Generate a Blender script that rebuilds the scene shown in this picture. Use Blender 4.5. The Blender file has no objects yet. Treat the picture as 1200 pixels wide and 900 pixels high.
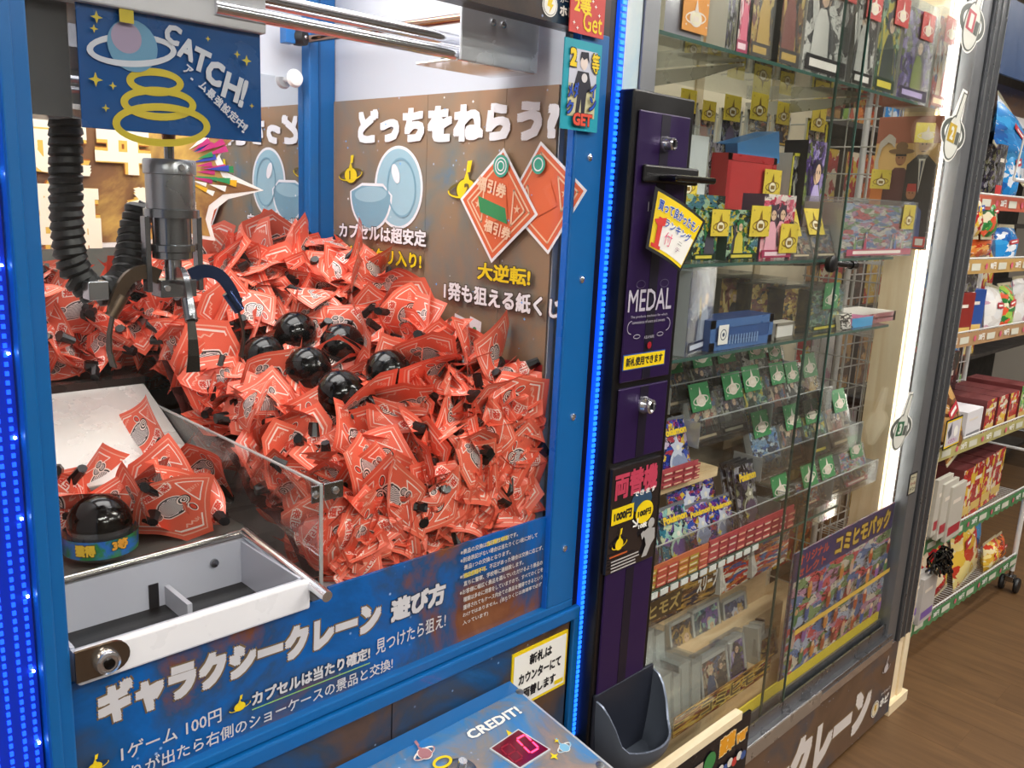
import bpy, bmesh, math, random
import numpy as np
from mathutils import Vector, Matrix, Euler
random.seed(7)
SC = bpy.context.scene
COL = SC.collection
# ------------------------------------------------------------------ camera
cam_d = bpy.data.cameras.new('camera')
cam = bpy.data.objects.new('camera', cam_d)
COL.objects.link(cam)
cam_d.sensor_fit = 'HORIZONTAL'
cam_d.sensor_width = 36.0
cam_d.lens = 36.0 * 1008.94 / 1200.0
cam_d.clip_start = 0.02
cam.matrix_world = Matrix(((0.712854003, 0.116524212, -0.691564370, 0.0),
                           (-0.699767222, 0.183605174, -0.690373070, 0.0),
                           (0.0465296186, 0.976069284, 0.212423508, 1.5),
                           (0, 0, 0, 1)))
SC.camera = cam
SC.view_settings.view_transform = 'Standard'
SC.view_settings.look = 'None'
SC.view_settings.gamma = 1
SC.view_settings.use_curve_mapping = False
SC.view_settings.exposure = 0.0
# ------------------------------------------------------------------ world and lights
w = bpy.data.worlds.new('world'); SC.world = w; w.use_nodes = True
w.node_tree.nodes['Background'].inputs[0].default_value = (0.8, 0.85, 0.9, 1)
w.node_tree.nodes['Background'].inputs[1].default_value = 0.35
def area(name, loc, size, power, col=(1, 1, 1), rot=(0, 0, 0)):
    l = bpy.data.lights.new(name, 'AREA'); l.shape = 'RECTANGLE'
    l.size, l.size_y = size; l.energy = power; l.color = col
    o = bpy.data.objects.new(name, l); o.location = loc; o.rotation_euler = rot
    COL.objects.link(o); return o
CEIL = [(-1.6, -1.4), (-1.6, 0.6), (0.6, -2.6), (0.2, -0.9), (2.0, -1.6), (2.2, -0.2), (4.0, -1.2), (4.3, 0.3), (0.7, 2.1), (3.2, 1.7)]
for (x, y) in CEIL:
    area('fluorescent_light', (x, y, 2.68), (1.2, 0.14), 26, (1.0, 0.97, 0.93))
area('game_cabinet_light', (0.60, 1.17, 1.925), (0.56, 0.40), 5.0, (1.0, 0.97, 0.95))
area('game_cabinet_front_light', (0.60, 0.90, 1.90), (0.60, 0.05), 2.0, (1.0, 0.97, 0.95))
area('showcase_top_light', (1.75, 0.95, 2.10), (1.1, 0.10), 4.0, (1.0, 0.98, 0.93))

# ------------------------------------------------------------------ materials
MATS = {}
def srgb(c):
    return tuple((x / 12.92 if x <= .04045 else ((x + .055) / 1.055) ** 2.4) for x in c)
def hx(h):
    return srgb(tuple(int(h[i:i + 2], 16) / 255 for i in (0, 2, 4)))
def newmat(name):
    m = bpy.data.materials.new(name); m.use_nodes = True
    nt = m.node_tree
    return m, nt, nt.nodes, nt.links, nt.nodes['Principled BSDF']
def mat(h, rough=0.5, metal=0.0, emit=0.0, bump=0.0, coat=0.0, var=0.06):
    key = (h, rough, metal, emit, bump, coat, var)
    if key in MATS: return MATS[key]
    m, nt, N, L, b = newmat('mat_' + h)
    c = hx(h)
    b.inputs['Base Color'].default_value = (*c, 1)
    b.inputs['Roughness'].default_value = rough
    b.inputs['Metallic'].default_value = metal
    b.inputs['Coat Weight'].default_value = coat
    if emit:
        b.inputs['Emission Color'].default_value = (*c, 1)
        b.inputs['Emission Strength'].default_value = emit
    elif var:
        tc = N.new('ShaderNodeTexCoord'); no = N.new('ShaderNodeTexNoise'); no.inputs['Scale'].default_value = 18
        no.inputs['Detail'].default_value = 4
        L.new(tc.outputs['Object'], no.inputs['Vector'])
        mr = N.new('ShaderNodeMapRange'); mr.inputs[1].default_value = .3; mr.inputs[2].default_value = .7
        mr.inputs[3].default_value = max(0, rough - var); mr.inputs[4].default_value = min(1, rough + var)
        L.new(no.outputs[0], mr.inputs[0]); L.new(mr.outputs[0], b.inputs['Roughness'])
        if bump:
            bp = N.new('ShaderNodeBump'); bp.inputs['Strength'].default_value = bump; bp.inputs['Distance'].default_value = .002
            L.new(no.outputs[0], bp.inputs['Height']); L.new(bp.outputs[0], b.inputs['Normal'])
    MATS[key] = m
    return m
def glassmat(name, tint=(0.93, 0.97, 0.95), refl=0.05, rough=0.0, gain=0.95, haze=0.0):
    if name in MATS: return MATS[name]
    m, nt, N, L, b = newmat(name)
    N.remove(b)
    out = [n for n in N if n.type == 'OUTPUT_MATERIAL'][0]
    tr = N.new('ShaderNodeBsdfTransparent'); tr.inputs[0].default_value = (*tint, 1)
    gl = N.new('ShaderNodeBsdfGlossy'); gl.inputs['Roughness'].default_value = rough
    lw = N.new('ShaderNodeLayerWeight'); lw.inputs[0].default_value = .5
    p = N.new('ShaderNodeMath'); p.operation = 'POWER'; p.inputs[1].default_value = 4.0
    L.new(lw.outputs['Facing'], p.inputs[0])
    ma = N.new('ShaderNodeMath'); ma.operation = 'MULTIPLY_ADD'; ma.inputs[1].default_value = gain; ma.inputs[2].default_value = refl
    L.new(p.outputs[0], ma.inputs[0])
    mx = N.new('ShaderNodeMixShader')
    L.new(ma.outputs[0], mx.inputs[0]); L.new(tr.outputs[0], mx.inputs[1]); L.new(gl.outputs[0], mx.inputs[2])
    last = mx
    if haze:
        df = N.new('ShaderNodeBsdfDiffuse'); df.inputs[0].default_value = (.85, .88, .88, 1)
        m2 = N.new('ShaderNodeMixShader'); m2.inputs[0].default_value = haze
        L.new(mx.outputs[0], m2.inputs[1]); L.new(df.outputs[0], m2.inputs[2]); last = m2
    L.new(last.outputs[0], out.inputs[0])
    MATS[name] = m
    return m
GLASS = glassmat('window_glass', (0.975, 0.985, 0.98), .022, 0, .8)
SHELFGLASS = glassmat('shelf_glass', (0.93, 0.96, 0.95), .06, .02, .9, .02)
EDGE = mat('3c6158', .15, 0, 0, 0, .5)
ACRY = glassmat('acrylic', (0.96, 0.965, 0.96), .05, .02, .8, .015)
ACRYEDGE = glassmat('acrylic_edge', (0.82, 0.85, 0.85), .15, .1, .8, .35)
SLEEVE = glassmat('clear_sleeve', (0.95, 0.97, 0.97), .13, .12, .9, .06)

def ramp(N, L, src, stops, mode='LINEAR'):
    r = N.new('ShaderNodeValToRGB'); cr = r.color_ramp; cr.interpolation = mode
    while len(cr.elements) < len(stops): cr.elements.new(0.5)
    for e, (p, c) in zip(cr.elements, stops):
        e.position = p; e.color = (*hx(c), 1)
    L.new(src, r.inputs[0]); return r
def artmat(name, cols, scale=5.0, rough=.25, dark=.42, light=.66, coat=.3):
    """busy printed illustration: warped cells of flat ink with dark line work and pale highlights"""
    if name in MATS: return MATS[name]
    m, nt, N, L, b = newmat(name)
    tc = N.new('ShaderNodeTexCoord'); oi = N.new('ShaderNodeObjectInfo')
    sh = N.new('ShaderNodeVectorMath'); sh.operation = 'MULTIPLY_ADD'
    sh.inputs[1].default_value = (1, 1.5, 1)
    cmb = N.new('ShaderNodeCombineXYZ')
    mm = N.new('ShaderNodeMath'); mm.operation = 'MULTIPLY'; mm.inputs[1].default_value = 37.0
    L.new(oi.outputs['Random'], mm.inputs[0]); L.new(mm.outputs[0], cmb.inputs[0]); L.new(mm.outputs[0], cmb.inputs[2])
    L.new(tc.outputs['UV'], sh.inputs[0]); L.new(cmb.outputs[0], sh.inputs[2])
    no = N.new('ShaderNodeTexNoise'); no.inputs['Scale'].default_value = 4.2; no.inputs['Detail'].default_value = 4
    L.new(sh.outputs[0], no.inputs['Vector'])
    wv = N.new('ShaderNodeVectorMath'); wv.operation = 'MULTIPLY_ADD'; wv.inputs[1].default_value = (.35, .35, .35)
    L.new(no.outputs['Color'], wv.inputs[0]); L.new(sh.outputs[0], wv.inputs[2])
    vo = N.new('ShaderNodeTexVoronoi'); vo.inputs['Scale'].default_value = scale
    L.new(wv.outputs[0], vo.inputs['Vector'])
    sp = N.new('ShaderNodeSeparateColor'); L.new(vo.outputs['Color'], sp.inputs[0])
    n = len(cols)
    r = ramp(N, L, sp.outputs[0], [(i / n, c) for i, c in enumerate(cols)], 'CONSTANT')
    n2 = N.new('ShaderNodeTexNoise'); n2.inputs['Scale'].default_value = scale * 1.9; n2.inputs['Detail'].default_value = 4
    n2.inputs['Distortion'].default_value = 1.2
    L.new(wv.outputs[0], n2.inputs['Vector'])
    g = ramp(N, L, n2.outputs[0], [(0, '101018'), (dark - .04, '101018'), (dark, 'ffffff'), (1, 'ffffff')])
    mu = N.new('ShaderNodeMix'); mu.data_type = 'RGBA'; mu.blend_type = 'MULTIPLY'; mu.inputs[0].default_value = .85
    L.new(r.outputs[0], mu.inputs[6]); L.new(g.outputs[0], mu.inputs[7])
    hl = ramp(N, L, n2.outputs[0], [(0, '000000'), (light, '000000'), (light + .03, 'ffffff'), (1, 'ffffff')])
    m3 = N.new('ShaderNodeMix'); m3.data_type = 'RGBA'; L.new(hl.outputs[0], m3.inputs[0])
    L.new(mu.outputs[2], m3.inputs[6]); m3.inputs[7].default_value = (.75, .74, .68, 1)
    L.new(m3.outputs[2], b.inputs['Base Color'])
    b.inputs['Roughness'].default_value = rough; b.inputs['Coat Weight'].default_value = coat
    b.inputs['Coat Roughness'].default_value = .1
    MATS[name] = m
    return m
def galaxy(name, cols, scale=3.0, seed=0.0, rough=.3, stars=True, metal=0):
    m, nt, N, L, b = newmat(name)
    tc = N.new('ShaderNodeTexCoord'); mp = N.new('ShaderNodeMapping'); mp.inputs['Location'].default_value = (seed, seed * 2, seed)
    L.new(tc.outputs['Object'], mp.inputs[0])
    no = N.new('ShaderNodeTexNoise'); no.inputs['Scale'].default_value = scale; no.inputs['Detail'].default_value = 8
    no.inputs['Roughness'].default_value = .6; no.inputs['Distortion'].default_value = .6
    L.new(mp.outputs[0], no.inputs['Vector'])
    n = len(cols)
    r = ramp(N, L, no.outputs[0], [(.28 + .46 * i / (n - 1), c) for i, c in enumerate(cols)])
    last = r.outputs[0]
    if stars:
        vo = N.new('ShaderNodeTexVoronoi'); vo.inputs['Scale'].default_value = 55
        L.new(mp.outputs[0], vo.inputs['Vector'])
        st = ramp(N, L, vo.outputs['Distance'], [(0, 'ffffff'), (.05, 'aaccff'), (.13, '000000'), (1, '000000')])
        n3 = N.new('ShaderNodeTexNoise'); n3.inputs['Scale'].default_value = 14; L.new(mp.outputs[0], n3.inputs['Vector'])
        sr = ramp(N, L, n3.outputs[0], [(0, '000000'), (.5, '000000'), (.6, 'ffffff'), (1, 'ffffff')])
        mu = N.new('ShaderNodeMix'); mu.data_type = 'RGBA'; mu.blend_type = 'MULTIPLY'; mu.inputs[0].default_value = 1
        L.new(st.outputs[0], mu.inputs[6]); L.new(sr.outputs[0], mu.inputs[7])
        ad = N.new('ShaderNodeMix'); ad.data_type = 'RGBA'; ad.blend_type = 'SCREEN'; ad.inputs[0].default_value = .7
        L.new(last, ad.inputs[6]); L.new(mu.outputs[2], ad.inputs[7]); last = ad.outputs[2]
    L.new(last, b.inputs['Base Color']); b.inputs['Roughness'].default_value = rough
    return m
def woodmat(name, c1, c2, sc=(1.2, 14, 14), rough=.5, knots=True):
    m, nt, N, L, b = newmat(name)
    tc = N.new('ShaderNodeTexCoord'); mp = N.new('ShaderNodeMapping'); mp.inputs['Scale'].default_value = sc
    oi = N.new('ShaderNodeObjectInfo')
    mm = N.new('ShaderNodeMath'); mm.operation = 'MULTIPLY'; mm.inputs[1].default_value = 20
    L.new(oi.outputs['Random'], mm.inputs[0]); L.new(mm.outputs[0], mp.inputs['Location'])
    L.new(tc.outputs['Object'], mp.inputs[0])
    no = N.new('ShaderNodeTexNoise'); no.inputs['Scale'].default_value = 3; no.inputs['Detail'].default_value = 6
    no.inputs['Distortion'].default_value = .9
    L.new(mp.outputs[0], no.inputs['Vector'])
    r = ramp(N, L, no.outputs[0], [(.3, c1), (.7, c2)])
    L.new(r.outputs[0], b.inputs['Base Color']); b.inputs['Roughness'].default_value = rough
    return m

# ------------------------------------------------------------------ mesh builder
def V(*a): return Vector(a)
def rotmat(rx=0, ry=0, rz=0): return Euler((rx, ry, rz)).to_matrix()
class B:
    def __init__(s): s.v = []; s.f = []; s.m = []; s.uv = []; s.mats = []
    def mi(s, m):
        if m not in s.mats: s.mats.append(m)
        return s.mats.index(m)
    def poly(s, pts, m, uvs=None):
        k = len(s.v); s.v += [tuple(p) for p in pts]; s.f.append(tuple(range(k, k + len(pts))))
        s.m.append(s.mi(m)); s.uv.append(uvs or [(0, 0), (1, 0), (1, 1), (0, 1)][:len(pts)] + [(0, 0)] * (len(pts) - 4))
    def mesh(s, vs, fs, m, uvs=None):
        k = len(s.v); s.v += [tuple(p) for p in vs]; i = s.mi(m)
        for f in fs:
            s.f.append(tuple(k + j for j in f)); s.m.append(i)
            s.uv.append([uvs[j] for j in f] if uvs else [(0, 0)] * len(f))
    def box(s, x0, x1, y0, y1, z0, z1, m, T=None, front=None):
        c = [V(x, y, z) for z in (z0, z1) for y in (y0, y1) for x in (x0, x1)]
        if T: c = [T(p) for p in c]
        k = len(s.v); s.v += [tuple(p) for p in c]
        U = [(0, 0), (1, 0), (1, 1), (0, 1)]
        for j, f in enumerate([(0, 1, 5, 4), (2, 0, 4, 6), (1, 3, 7, 5), (3, 2, 6, 7), (4, 5, 7, 6), (2, 3, 1, 0)]):
            s.f.append(tuple(k + q for q in f)); s.m.append(s.mi(front if (front and j == 0) else m)); s.uv.append(U)
        return s
    def rings(s, rs, m, close=True, cap0=True, cap1=True, uvs=None):
        n = len(rs[0]); k = len(s.v); i = s.mi(m)
        for r in rs: s.v += [tuple(p) for p in r]
        e = n if close else n - 1
        nr = len(rs)
        for a in range(nr - 1):
            for j in range(e):
                q = (j + 1) % n
                s.f.append((k + a * n + j, k + a * n + q, k + (a + 1) * n + q, k + (a + 1) * n + j)); s.m.append(i)
                s.uv.append([(j / e, a / (nr - 1)), ((j + 1) / e, a / (nr - 1)), ((j + 1) / e, (a + 1) / (nr - 1)), (j / e, (a + 1) / (nr - 1))])
        if cap0: s.f.append(tuple(k + j for j in reversed(range(n)))); s.m.append(i); s.uv.append([(0, 0)] * n)
        if cap1: s.f.append(tuple(k + (nr - 1) * n + j for j in range(n))); s.m.append(i); s.uv.append([(0, 0)] * n)
    def tube(s, path, r, m, n=8, cap=True):
        path = [Vector(p) for p in path]; rs = []
        rr = r if isinstance(r, (list, tuple)) else [r] * len(path)
        up = None
        for i, p in enumerate(path):
            t = (path[min(i + 1, len(path) - 1)] - path[max(i - 1, 0)]).normalized()
            if up is None: up = t.orthogonal().normalized()
            up = (up - t * up.dot(t))
            up = up.normalized() if up.length > 1e-6 else t.orthogonal().normalized()
            sd = t.cross(up)
            rs.append([p + (up * math.cos(a) + sd * math.sin(a)) * rr[i] for a in [2 * math.pi * j / n for j in range(n)]])
        s.rings(rs, m, True, cap, cap); return s
    def lathe(s, prof, m, c=(0, 0, 0), n=20, axis=None, sx=1, sy=1):
        c = Vector(c); R = Vector((0, 0, 1)).rotation_difference(Vector(axis)).to_matrix() if axis else Matrix.Identity(3)
        s.rings([[c + R @ V(r * math.cos(2 * math.pi * j / n) * sx, r * math.sin(2 * math.pi * j / n) * sy, z) for j in range(n)] for r, z in prof], m)
        return s
    def build(s, name, parent=None, smooth=False, bevel=0.0):
        me = bpy.data.meshes.new(name)
        off = V(0, 0, 0); q = parent
        while q is not None: off += Vector(q.location); q = q.parent
        me.from_pydata([tuple(Vector(p) - off) for p in s.v], [], s.f)
        for m in s.mats: me.materials.append(m)
        me.polygons.foreach_set('material_index', s.m)
        uvl = me.uv_layers.new(name='UVMap')
        uvl.data.foreach_set('uv', [c for u in s.uv for p in u for c in p])
        if smooth:
            me.polygons.foreach_set('use_smooth', [True] * len(me.polygons))
            me.update(); me.set_sharp_from_angle(angle=math.radians(40))
        me.update()
        o = bpy.data.objects.new(name, me); COL.objects.link(o); o.parent = parent
        if bevel:
            b = o.modifiers.new('bevel', 'BEVEL'); b.width = bevel; b.segments = 2; b.limit_method = 'ANGLE'
        return o
def bx(name, parent, x0, x1, y0, y1, z0, z1, m, bevel=0.0, front=None):
    return B().box(x0, x1, y0, y1, z0, z1, m, front=front).build(name, parent, bevel=bevel)
def tag(o, label, cat, group=None, kind=None):
    if label: o['label'] = label
    if cat: o['category'] = cat
    if group: o['group'] = group
    if kind: o['kind'] = kind
    return o
def thing(name, label, cat, loc=(0, 0, 0), group=None):
    o = bpy.data.objects.new(name, None); o.location = loc; o.empty_display_size = .05
    COL.objects.link(o); return tag(o, label, cat, group)
def dup(root, loc=None, rot=None, label=None, group=None):
    r = root.copy(); COL.objects.link(r)
    if loc is not None: r.location = loc
    if rot is not None: r.rotation_euler = rot
    if label: r['label'] = label
    if group: r['group'] = group
    for ch in list(root.children):
        c = ch.copy(); COL.objects.link(c); c.parent = r
        for g in list(ch.children):
            d = g.copy(); COL.objects.link(d); d.parent = c
    return r

# ------------------------------------------------------------------ flat print: planes, lettering, shapes
TXT = {}
def glyphs(s, bold=0.0, res=2):
    k = (s, bold, res)
    if k in TXT: return TXT[k]
    c = bpy.data.curves.new('t', 'FONT'); c.body = s; c.resolution_u = res; c.offset = bold
    o = bpy.data.objects.new('t', c); COL.objects.link(o)
    dg = bpy.context.evaluated_depsgraph_get()
    e = o.evaluated_get(dg); m = e.to_mesh()
    vs = [(v.co.x, v.co.y) for v in m.vertices]; fs = [tuple(p.vertices) for p in m.polygons]
    e.to_mesh_clear(); bpy.data.objects.remove(o); bpy.data.curves.remove(c)
    TXT[k] = (vs, fs); return TXT[k]
def stamps(bd):
    """a heavier weight: the same letter laid down again a little to each side"""
    if bd < .008: return [(0, 0)]
    o = [(0, 0)] if bd < .05 else [(0, 0)] + [(bd * .5 * math.cos(a), bd * .5 * math.sin(a)) for a in (.8, 2.4, 3.9, 5.5)]
    if bd < .025: return o + [(bd, bd * .5), (-bd, -bd * .5), (-bd * .5, bd), (bd * .5, -bd)]
    q = bd * .88
    return o + [(q, q), (-q, q), (-q, -q), (q, -q), (q, 0), (-q, 0), (0, q), (0, -q)]
def bbox(vs):
    xs = [v[0] for v in vs]; ys = [v[1] for v in vs]
    return min(xs), max(xs), min(ys), max(ys)
class Pl:
    """a plane to print on: p(a, b, lift) maps paper coordinates to the world"""
    def __init__(s, o, ux, uy): s.o = Vector(o); s.ux = Vector(ux).normalized(); s.uy = Vector(uy).normalized(); s.n = s.ux.cross(s.uy)
    def p(s, a, b, h=0.0): return s.o + s.ux * a + s.uy * b + s.n * h
class Print:
    def __init__(s, pl, lift=.0004, fn=None): s.pl = pl; s.b = B(); s.h = lift; s.fn = fn or pl.p; s.step = .0002
    def poly(s, pts, m):
        s.b.poly([s.fn(a, b, s.h) for a, b in pts], m, None if len(pts) != 4 else None); s.h += s.step; return s
    def rect(s, a0, b0, a1, b1, m): return s.poly([(a0, b0), (a1, b0), (a1, b1), (a0, b1)], m)
    def frame(s, a0, b0, a1, b1, t, m):
        for q in ((a0, b0, a1, b0 + t), (a0, b1 - t, a1, b1), (a0, b0, a0 + t, b1), (a1 - t, b0, a1, b1)):
            s.b.poly([s.fn(x, y, s.h) for x, y in ((q[0], q[1]), (q[2], q[1]), (q[2], q[3]), (q[0], q[3]))], m)
        s.h += s.step; return s
    def disc(s, a, b, r, m, ry=None, n=24, rot=0):
        ry = ry or r; c, d = math.cos(rot), math.sin(rot)
        return s.poly([(a + r * math.cos(t) * c - ry * math.sin(t) * d, b + r * math.cos(t) * d + ry * math.sin(t) * c) for t in [2 * math.pi * i / n for i in range(n)]], m)
    def ring(s, a, b, r, t, m, ry=None, n=28, rot=0, a0=0, a1=2 * math.pi):
        ry = ry or r; c, d = math.cos(rot), math.sin(rot)
        def q(an, e): x, y = (r + e) * math.cos(an), (ry + e) * math.sin(an); return s.fn(a + x * c - y * d, b + x * d + y * c, s.h)
        for i in range(n):
            u, v = a0 + (a1 - a0) * i / n, a0 + (a1 - a0) * (i + 1) / n
            s.b.poly([q(u, -t / 2), q(u, t / 2), q(v, t / 2), q(v, -t / 2)], m)
        s.h += s.step; return s
    def line(s, pts, t, m):
        for (x0, y0), (x1, y1) in zip(pts, pts[1:]):
            dx, dy = x1 - x0, y1 - y0; l = math.hypot(dx, dy) or 1; nx, ny = -dy / l * t / 2, dx / l * t / 2; ex, ey = dx / l * t / 3, dy / l * t / 3
            s.b.poly([s.fn(*q, s.h) for q in ((x0 + nx - ex, y0 + ny - ey), (x0 - nx - ex, y0 - ny - ey), (x1 - nx + ex, y1 - ny + ey), (x1 + nx + ex, y1 + ny + ey))], m)
        s.h += s.step; return s
    def star(s, a, b, r, m, k=4, inner=.35, rot=math.pi / 2):
        return s.poly([(a + (r if i % 2 == 0 else r * inner) * math.cos(rot + math.pi * i / k), b + (r if i % 2 == 0 else r * inner) * math.sin(rot + math.pi * i / k)) for i in range(2 * k)], m)
    def text(s, t, a, b, w, h, m, bold=.0, out=None, ob=.05, ang=0.0, slant=0.0, res=2):
        """lettering fitted to a w x h box whose lower left corner is (a, b); w=None keeps the proportions"""
        vs, fs = glyphs(t, 0, res); x0, x1, y0, y1 = bbox(vs)
        x0 -= bold; x1 += bold; y0 -= bold; y1 += bold
        sy = h / (y1 - y0); sx = (w / (x1 - x0)) if w else sy
        c, d = math.cos(ang), math.sin(ang)
        def put(bd, m, lift):
            for k, (ox, oy) in enumerate(stamps(bd)):
                P = []
                for x, y in vs:
                    X, Y = (x + ox - x0) * sx, (y + oy - y0) * sy; X += Y * slant
                    P.append(s.fn(a + X * c - Y * d, b + X * d + Y * c, lift + k * s.step * .03))
                s.b.mesh(P, fs, m)
        if out:
            put(bold + ob, out, s.h); s.h += s.step
        put(bold, m, s.h); s.h += s.step
        return s
    def planet(s, a, b, r, m, line, num=None, bolt=True, k=1.0):
        s.ring(a, b, r * 1.35 * k, r * .22, line, ry=r * .5, rot=.12)
        s.disc(a, b - r * .05, r * .82 * k, line, ry=r * .82); s.disc(a, b - r * .05, r * .72 * k, m, ry=r * .72)
        s.poly([(a - r * .22 * k, b + r * .6), (a + r * .22 * k, b + r * .6), (a, b + r * 1.25)], m)
        if bolt: s.poly([(a - r * .05, b + r * 1.1), (a + r * .25 * k, b + r * 1.15), (a + r * .38 * k, b + r * 1.9), (a + r * .05, b + r * 1.85)], m)
        s.ring(a, b, r * 1.35 * k, r * .13, m, ry=r * .5, rot=.12, a0=math.pi * .95, a1=math.pi * 2.05)
        if num: s.text(num, a - r * .2, b - r * .45, None, r * .85, line, bold=.04)
        return s
    def build(s, parent, name='lettering'): return s.b.build(name, parent)
def yplane(y): return Pl((0, y, 0), (1, 0, 0), (0, 0, 1))
# ------------------------------------------------------------------ the shop
WHITE = mat('e9eaee', .45); CEILM = mat('d8d8d4', .8); WALLM = mat('a9a296', .8)
BLUE = mat('0b62a6', .35, 0, 0, 0, .25); BLUED = mat('0a4d86', .4); BLACK = mat('0a0a0d', .4); BLACKG = mat('08080a', .12, 0, 0, 0, .6)
CHROME = mat('e2e3e8', .12, .92); STEEL = mat('a2a4a8', .25, 1); ALU = mat('84878b', .42, .7); ALUD = mat('56595e', .42, .7)
PINE = woodmat('pine', 'ead2a6', 'fbeccb', (1.5, 10, 1.0)); PINEX = woodmat('pine_board', 'd2b184', 'ecd5ab', (2, 12, 12))
FLOORW = woodmat('floor_wood', '5a4128', '725435', (13, 1.0, 1), .42)
YEL = mat('f2d316', .4); RED = mat('d8342c', .4); PAPERW = mat('f3f2ec', .5); INKK = mat('15141a', .5)
def struct(o, label=None):
    o['kind'] = 'structure'
    return o
fl = struct(bx('floor', None, -3, 7, -4, 3, -.05, -.004, mat('4a3520', .6)))
pm = {}
for i in range(24):
    for j in range(3):
        x0 = 1.6 + i * .18; y0 = -.75 + j * .92 - (i % 2) * .46
        if 'k' not in pm:
            bb = B().box(0, .1796, 0, .9196, -.004, 0, FLOORW); o = bb.build('plank', fl); pm['k'] = o; o.location = (x0, y0, 0)
        else:
            o = pm['k'].copy(); COL.objects.link(o); o.parent = fl; o.location = (x0, y0, 0)
struct(bx('ceiling', None, -3, 7, -4, 3, 2.75, 2.8, CEILM))
struct(bx('wall_back', None, -3, 7, 2.95, 3, 0, 2.75, mat('5c5a5a', .8)))
struct(bx('wall_front', None, -3, 7, -4.05, -4, 0, 2.75, mat('8f8a84', .8)))
struct(bx('wall_left', None, -3.05, -3, -4, 3, 0, 2.75, WALLM))
struct(bx('wall_right', None, 7, 7.05, -4, 3, 0, 2.75, WALLM))
for i, (x, y) in enumerate(CEIL):
    t = thing('ceiling_light', 'white twin-tube fluorescent ceiling light above the shop aisles', 'light', (x, y, 2.74), 'fluorescent ceiling lights')
    bx('housing', t, x - .62, x + .62, y - .09, y + .09, 2.715, 2.749, WHITE)
    for s in (-.045, .045):
        B().tube([(x - .6, y + s, 2.70), (x + .6, y + s, 2.70)], .013, mat('fff6e6', .5, 0, 14)).build('tube', t)
# ------------------------------------------------------------------ crane game cabinet (fixed to the floor, one thing)
GAL_BROWN = galaxy('galaxy_brown', ['2a2120', '4a372c', '5d4433', '39404e', '174a78', '1d6db0'], 4.5, 3.0, .35)
GAL_PANEL = galaxy('galaxy_panel', ['46382e', '3a4450', '10508c', '0d5fae', '2b4f7c', '7a4a34', '8b5a3c'], 5.0, 7.0, .25)
GAL_WALL = galaxy('galaxy_wall', ['2a6fb4', '3f7aa0', '7c7a72', '937a62', '9c7c60', 'a07a5c', 'a87050'], 3.4, 4.0, .3)
GAL_CON = galaxy('galaxy_console', ['5b8fc0', '2b7cc8', '4b7fb0', '7c7c80', '9a8478', '2f74b8'], 9.0, 5.0, .2)
cg = thing('crane_game', 'blue framed crane game cabinet full of red folded tickets', 'arcade machine', (0.62, 1.17, 0))
YF = .835
bx('front_post', cg, .219, .2435, YF, .87, .83, 1.95, BLUE, .002)
bx('front_post', cg, .2195, .2305, YF - .004, YF, .83, 1.95, BLUE, .002)
rp = bx('front_post', cg, .9395, 1.000, YF, .851, .866, 1.728, BLUE, .002)
bx('window_bead', rp, .9375, .9395, YF + .003, YF + .014, .866, 1.728, mat('1767c8', .3))
for z in (1.385, 1.175, .96, 1.56):
    B().lathe([(.0055, 0), (.005, .002), (.002, .0035)], CHROME, (.972, YF, z), 12, (0, -1, 0)).build('screw', rp, True)
bx('edge_channel', cg, 1.000, 1.0155, YF + .004, .90, .60, 1.95, BLACK)
led = B(); led.box(1.018, 1.034, YF + .0, YF + .012, .60, 1.95, mat('0a43d8', .3, 0, 1.5)); ro = led.build('led_strip', cg)
dd = B()
for i in range(150):
    z = .605 + i * .009
    dd.box(1.0215, 1.0305, YF - .002, YF, z, z + .0055, mat('1f6cff', .3, 0, 2.6))
tag(dd.build('led_row', ro), None, None, kind='stuff')
ls = bx('led_strip', cg, .150, .217, .85, .87, .55, 1.95, mat('0a2a9a', .3, 0, .4))
dd = B()
for i in range(130):
    z = .60 + i * .0085
    for x in (.176, .188, .200, .210):
        dd.box(x, x + .003, .8475, .850, z, z + .004, mat('1a50ff', .3, 0, 2.0))
tag(dd.build('led_row', ls), None, None, kind='stuff')
dd = B()
for i in range(14):
    bx('led_spot', ls, .2125, .2145, .846, .848, .64 + i * .078, .642 + i * .078 , mat('bfe0ff', .3, 0, 30))
# rails under the window and lower front
r1 = bx('window_rail', cg, .2435, 1.000, YF, .87, .8525, .866, BLUE, .002)
bx('window_rail', cg, .2435, 1.016, YF - .006, .87, .829, .8505, BLUE, .003)
lp = bx('lower_panel', cg, .2435, 1.004, YF + .004, .86, .30, .829, GAL_BROWN)
bx('lower_post', cg, 1.004, 1.018, YF - .004, .87, .20, .829, BLUE, .002)
bx('lower_panel_joint', lp, .6395, .6405, YF + .003, YF + .004, .30, .829, BLACK)
bx('plinth', cg, .2, 1.03, .86, 1.5, .0, .98, BLACK)
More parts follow.
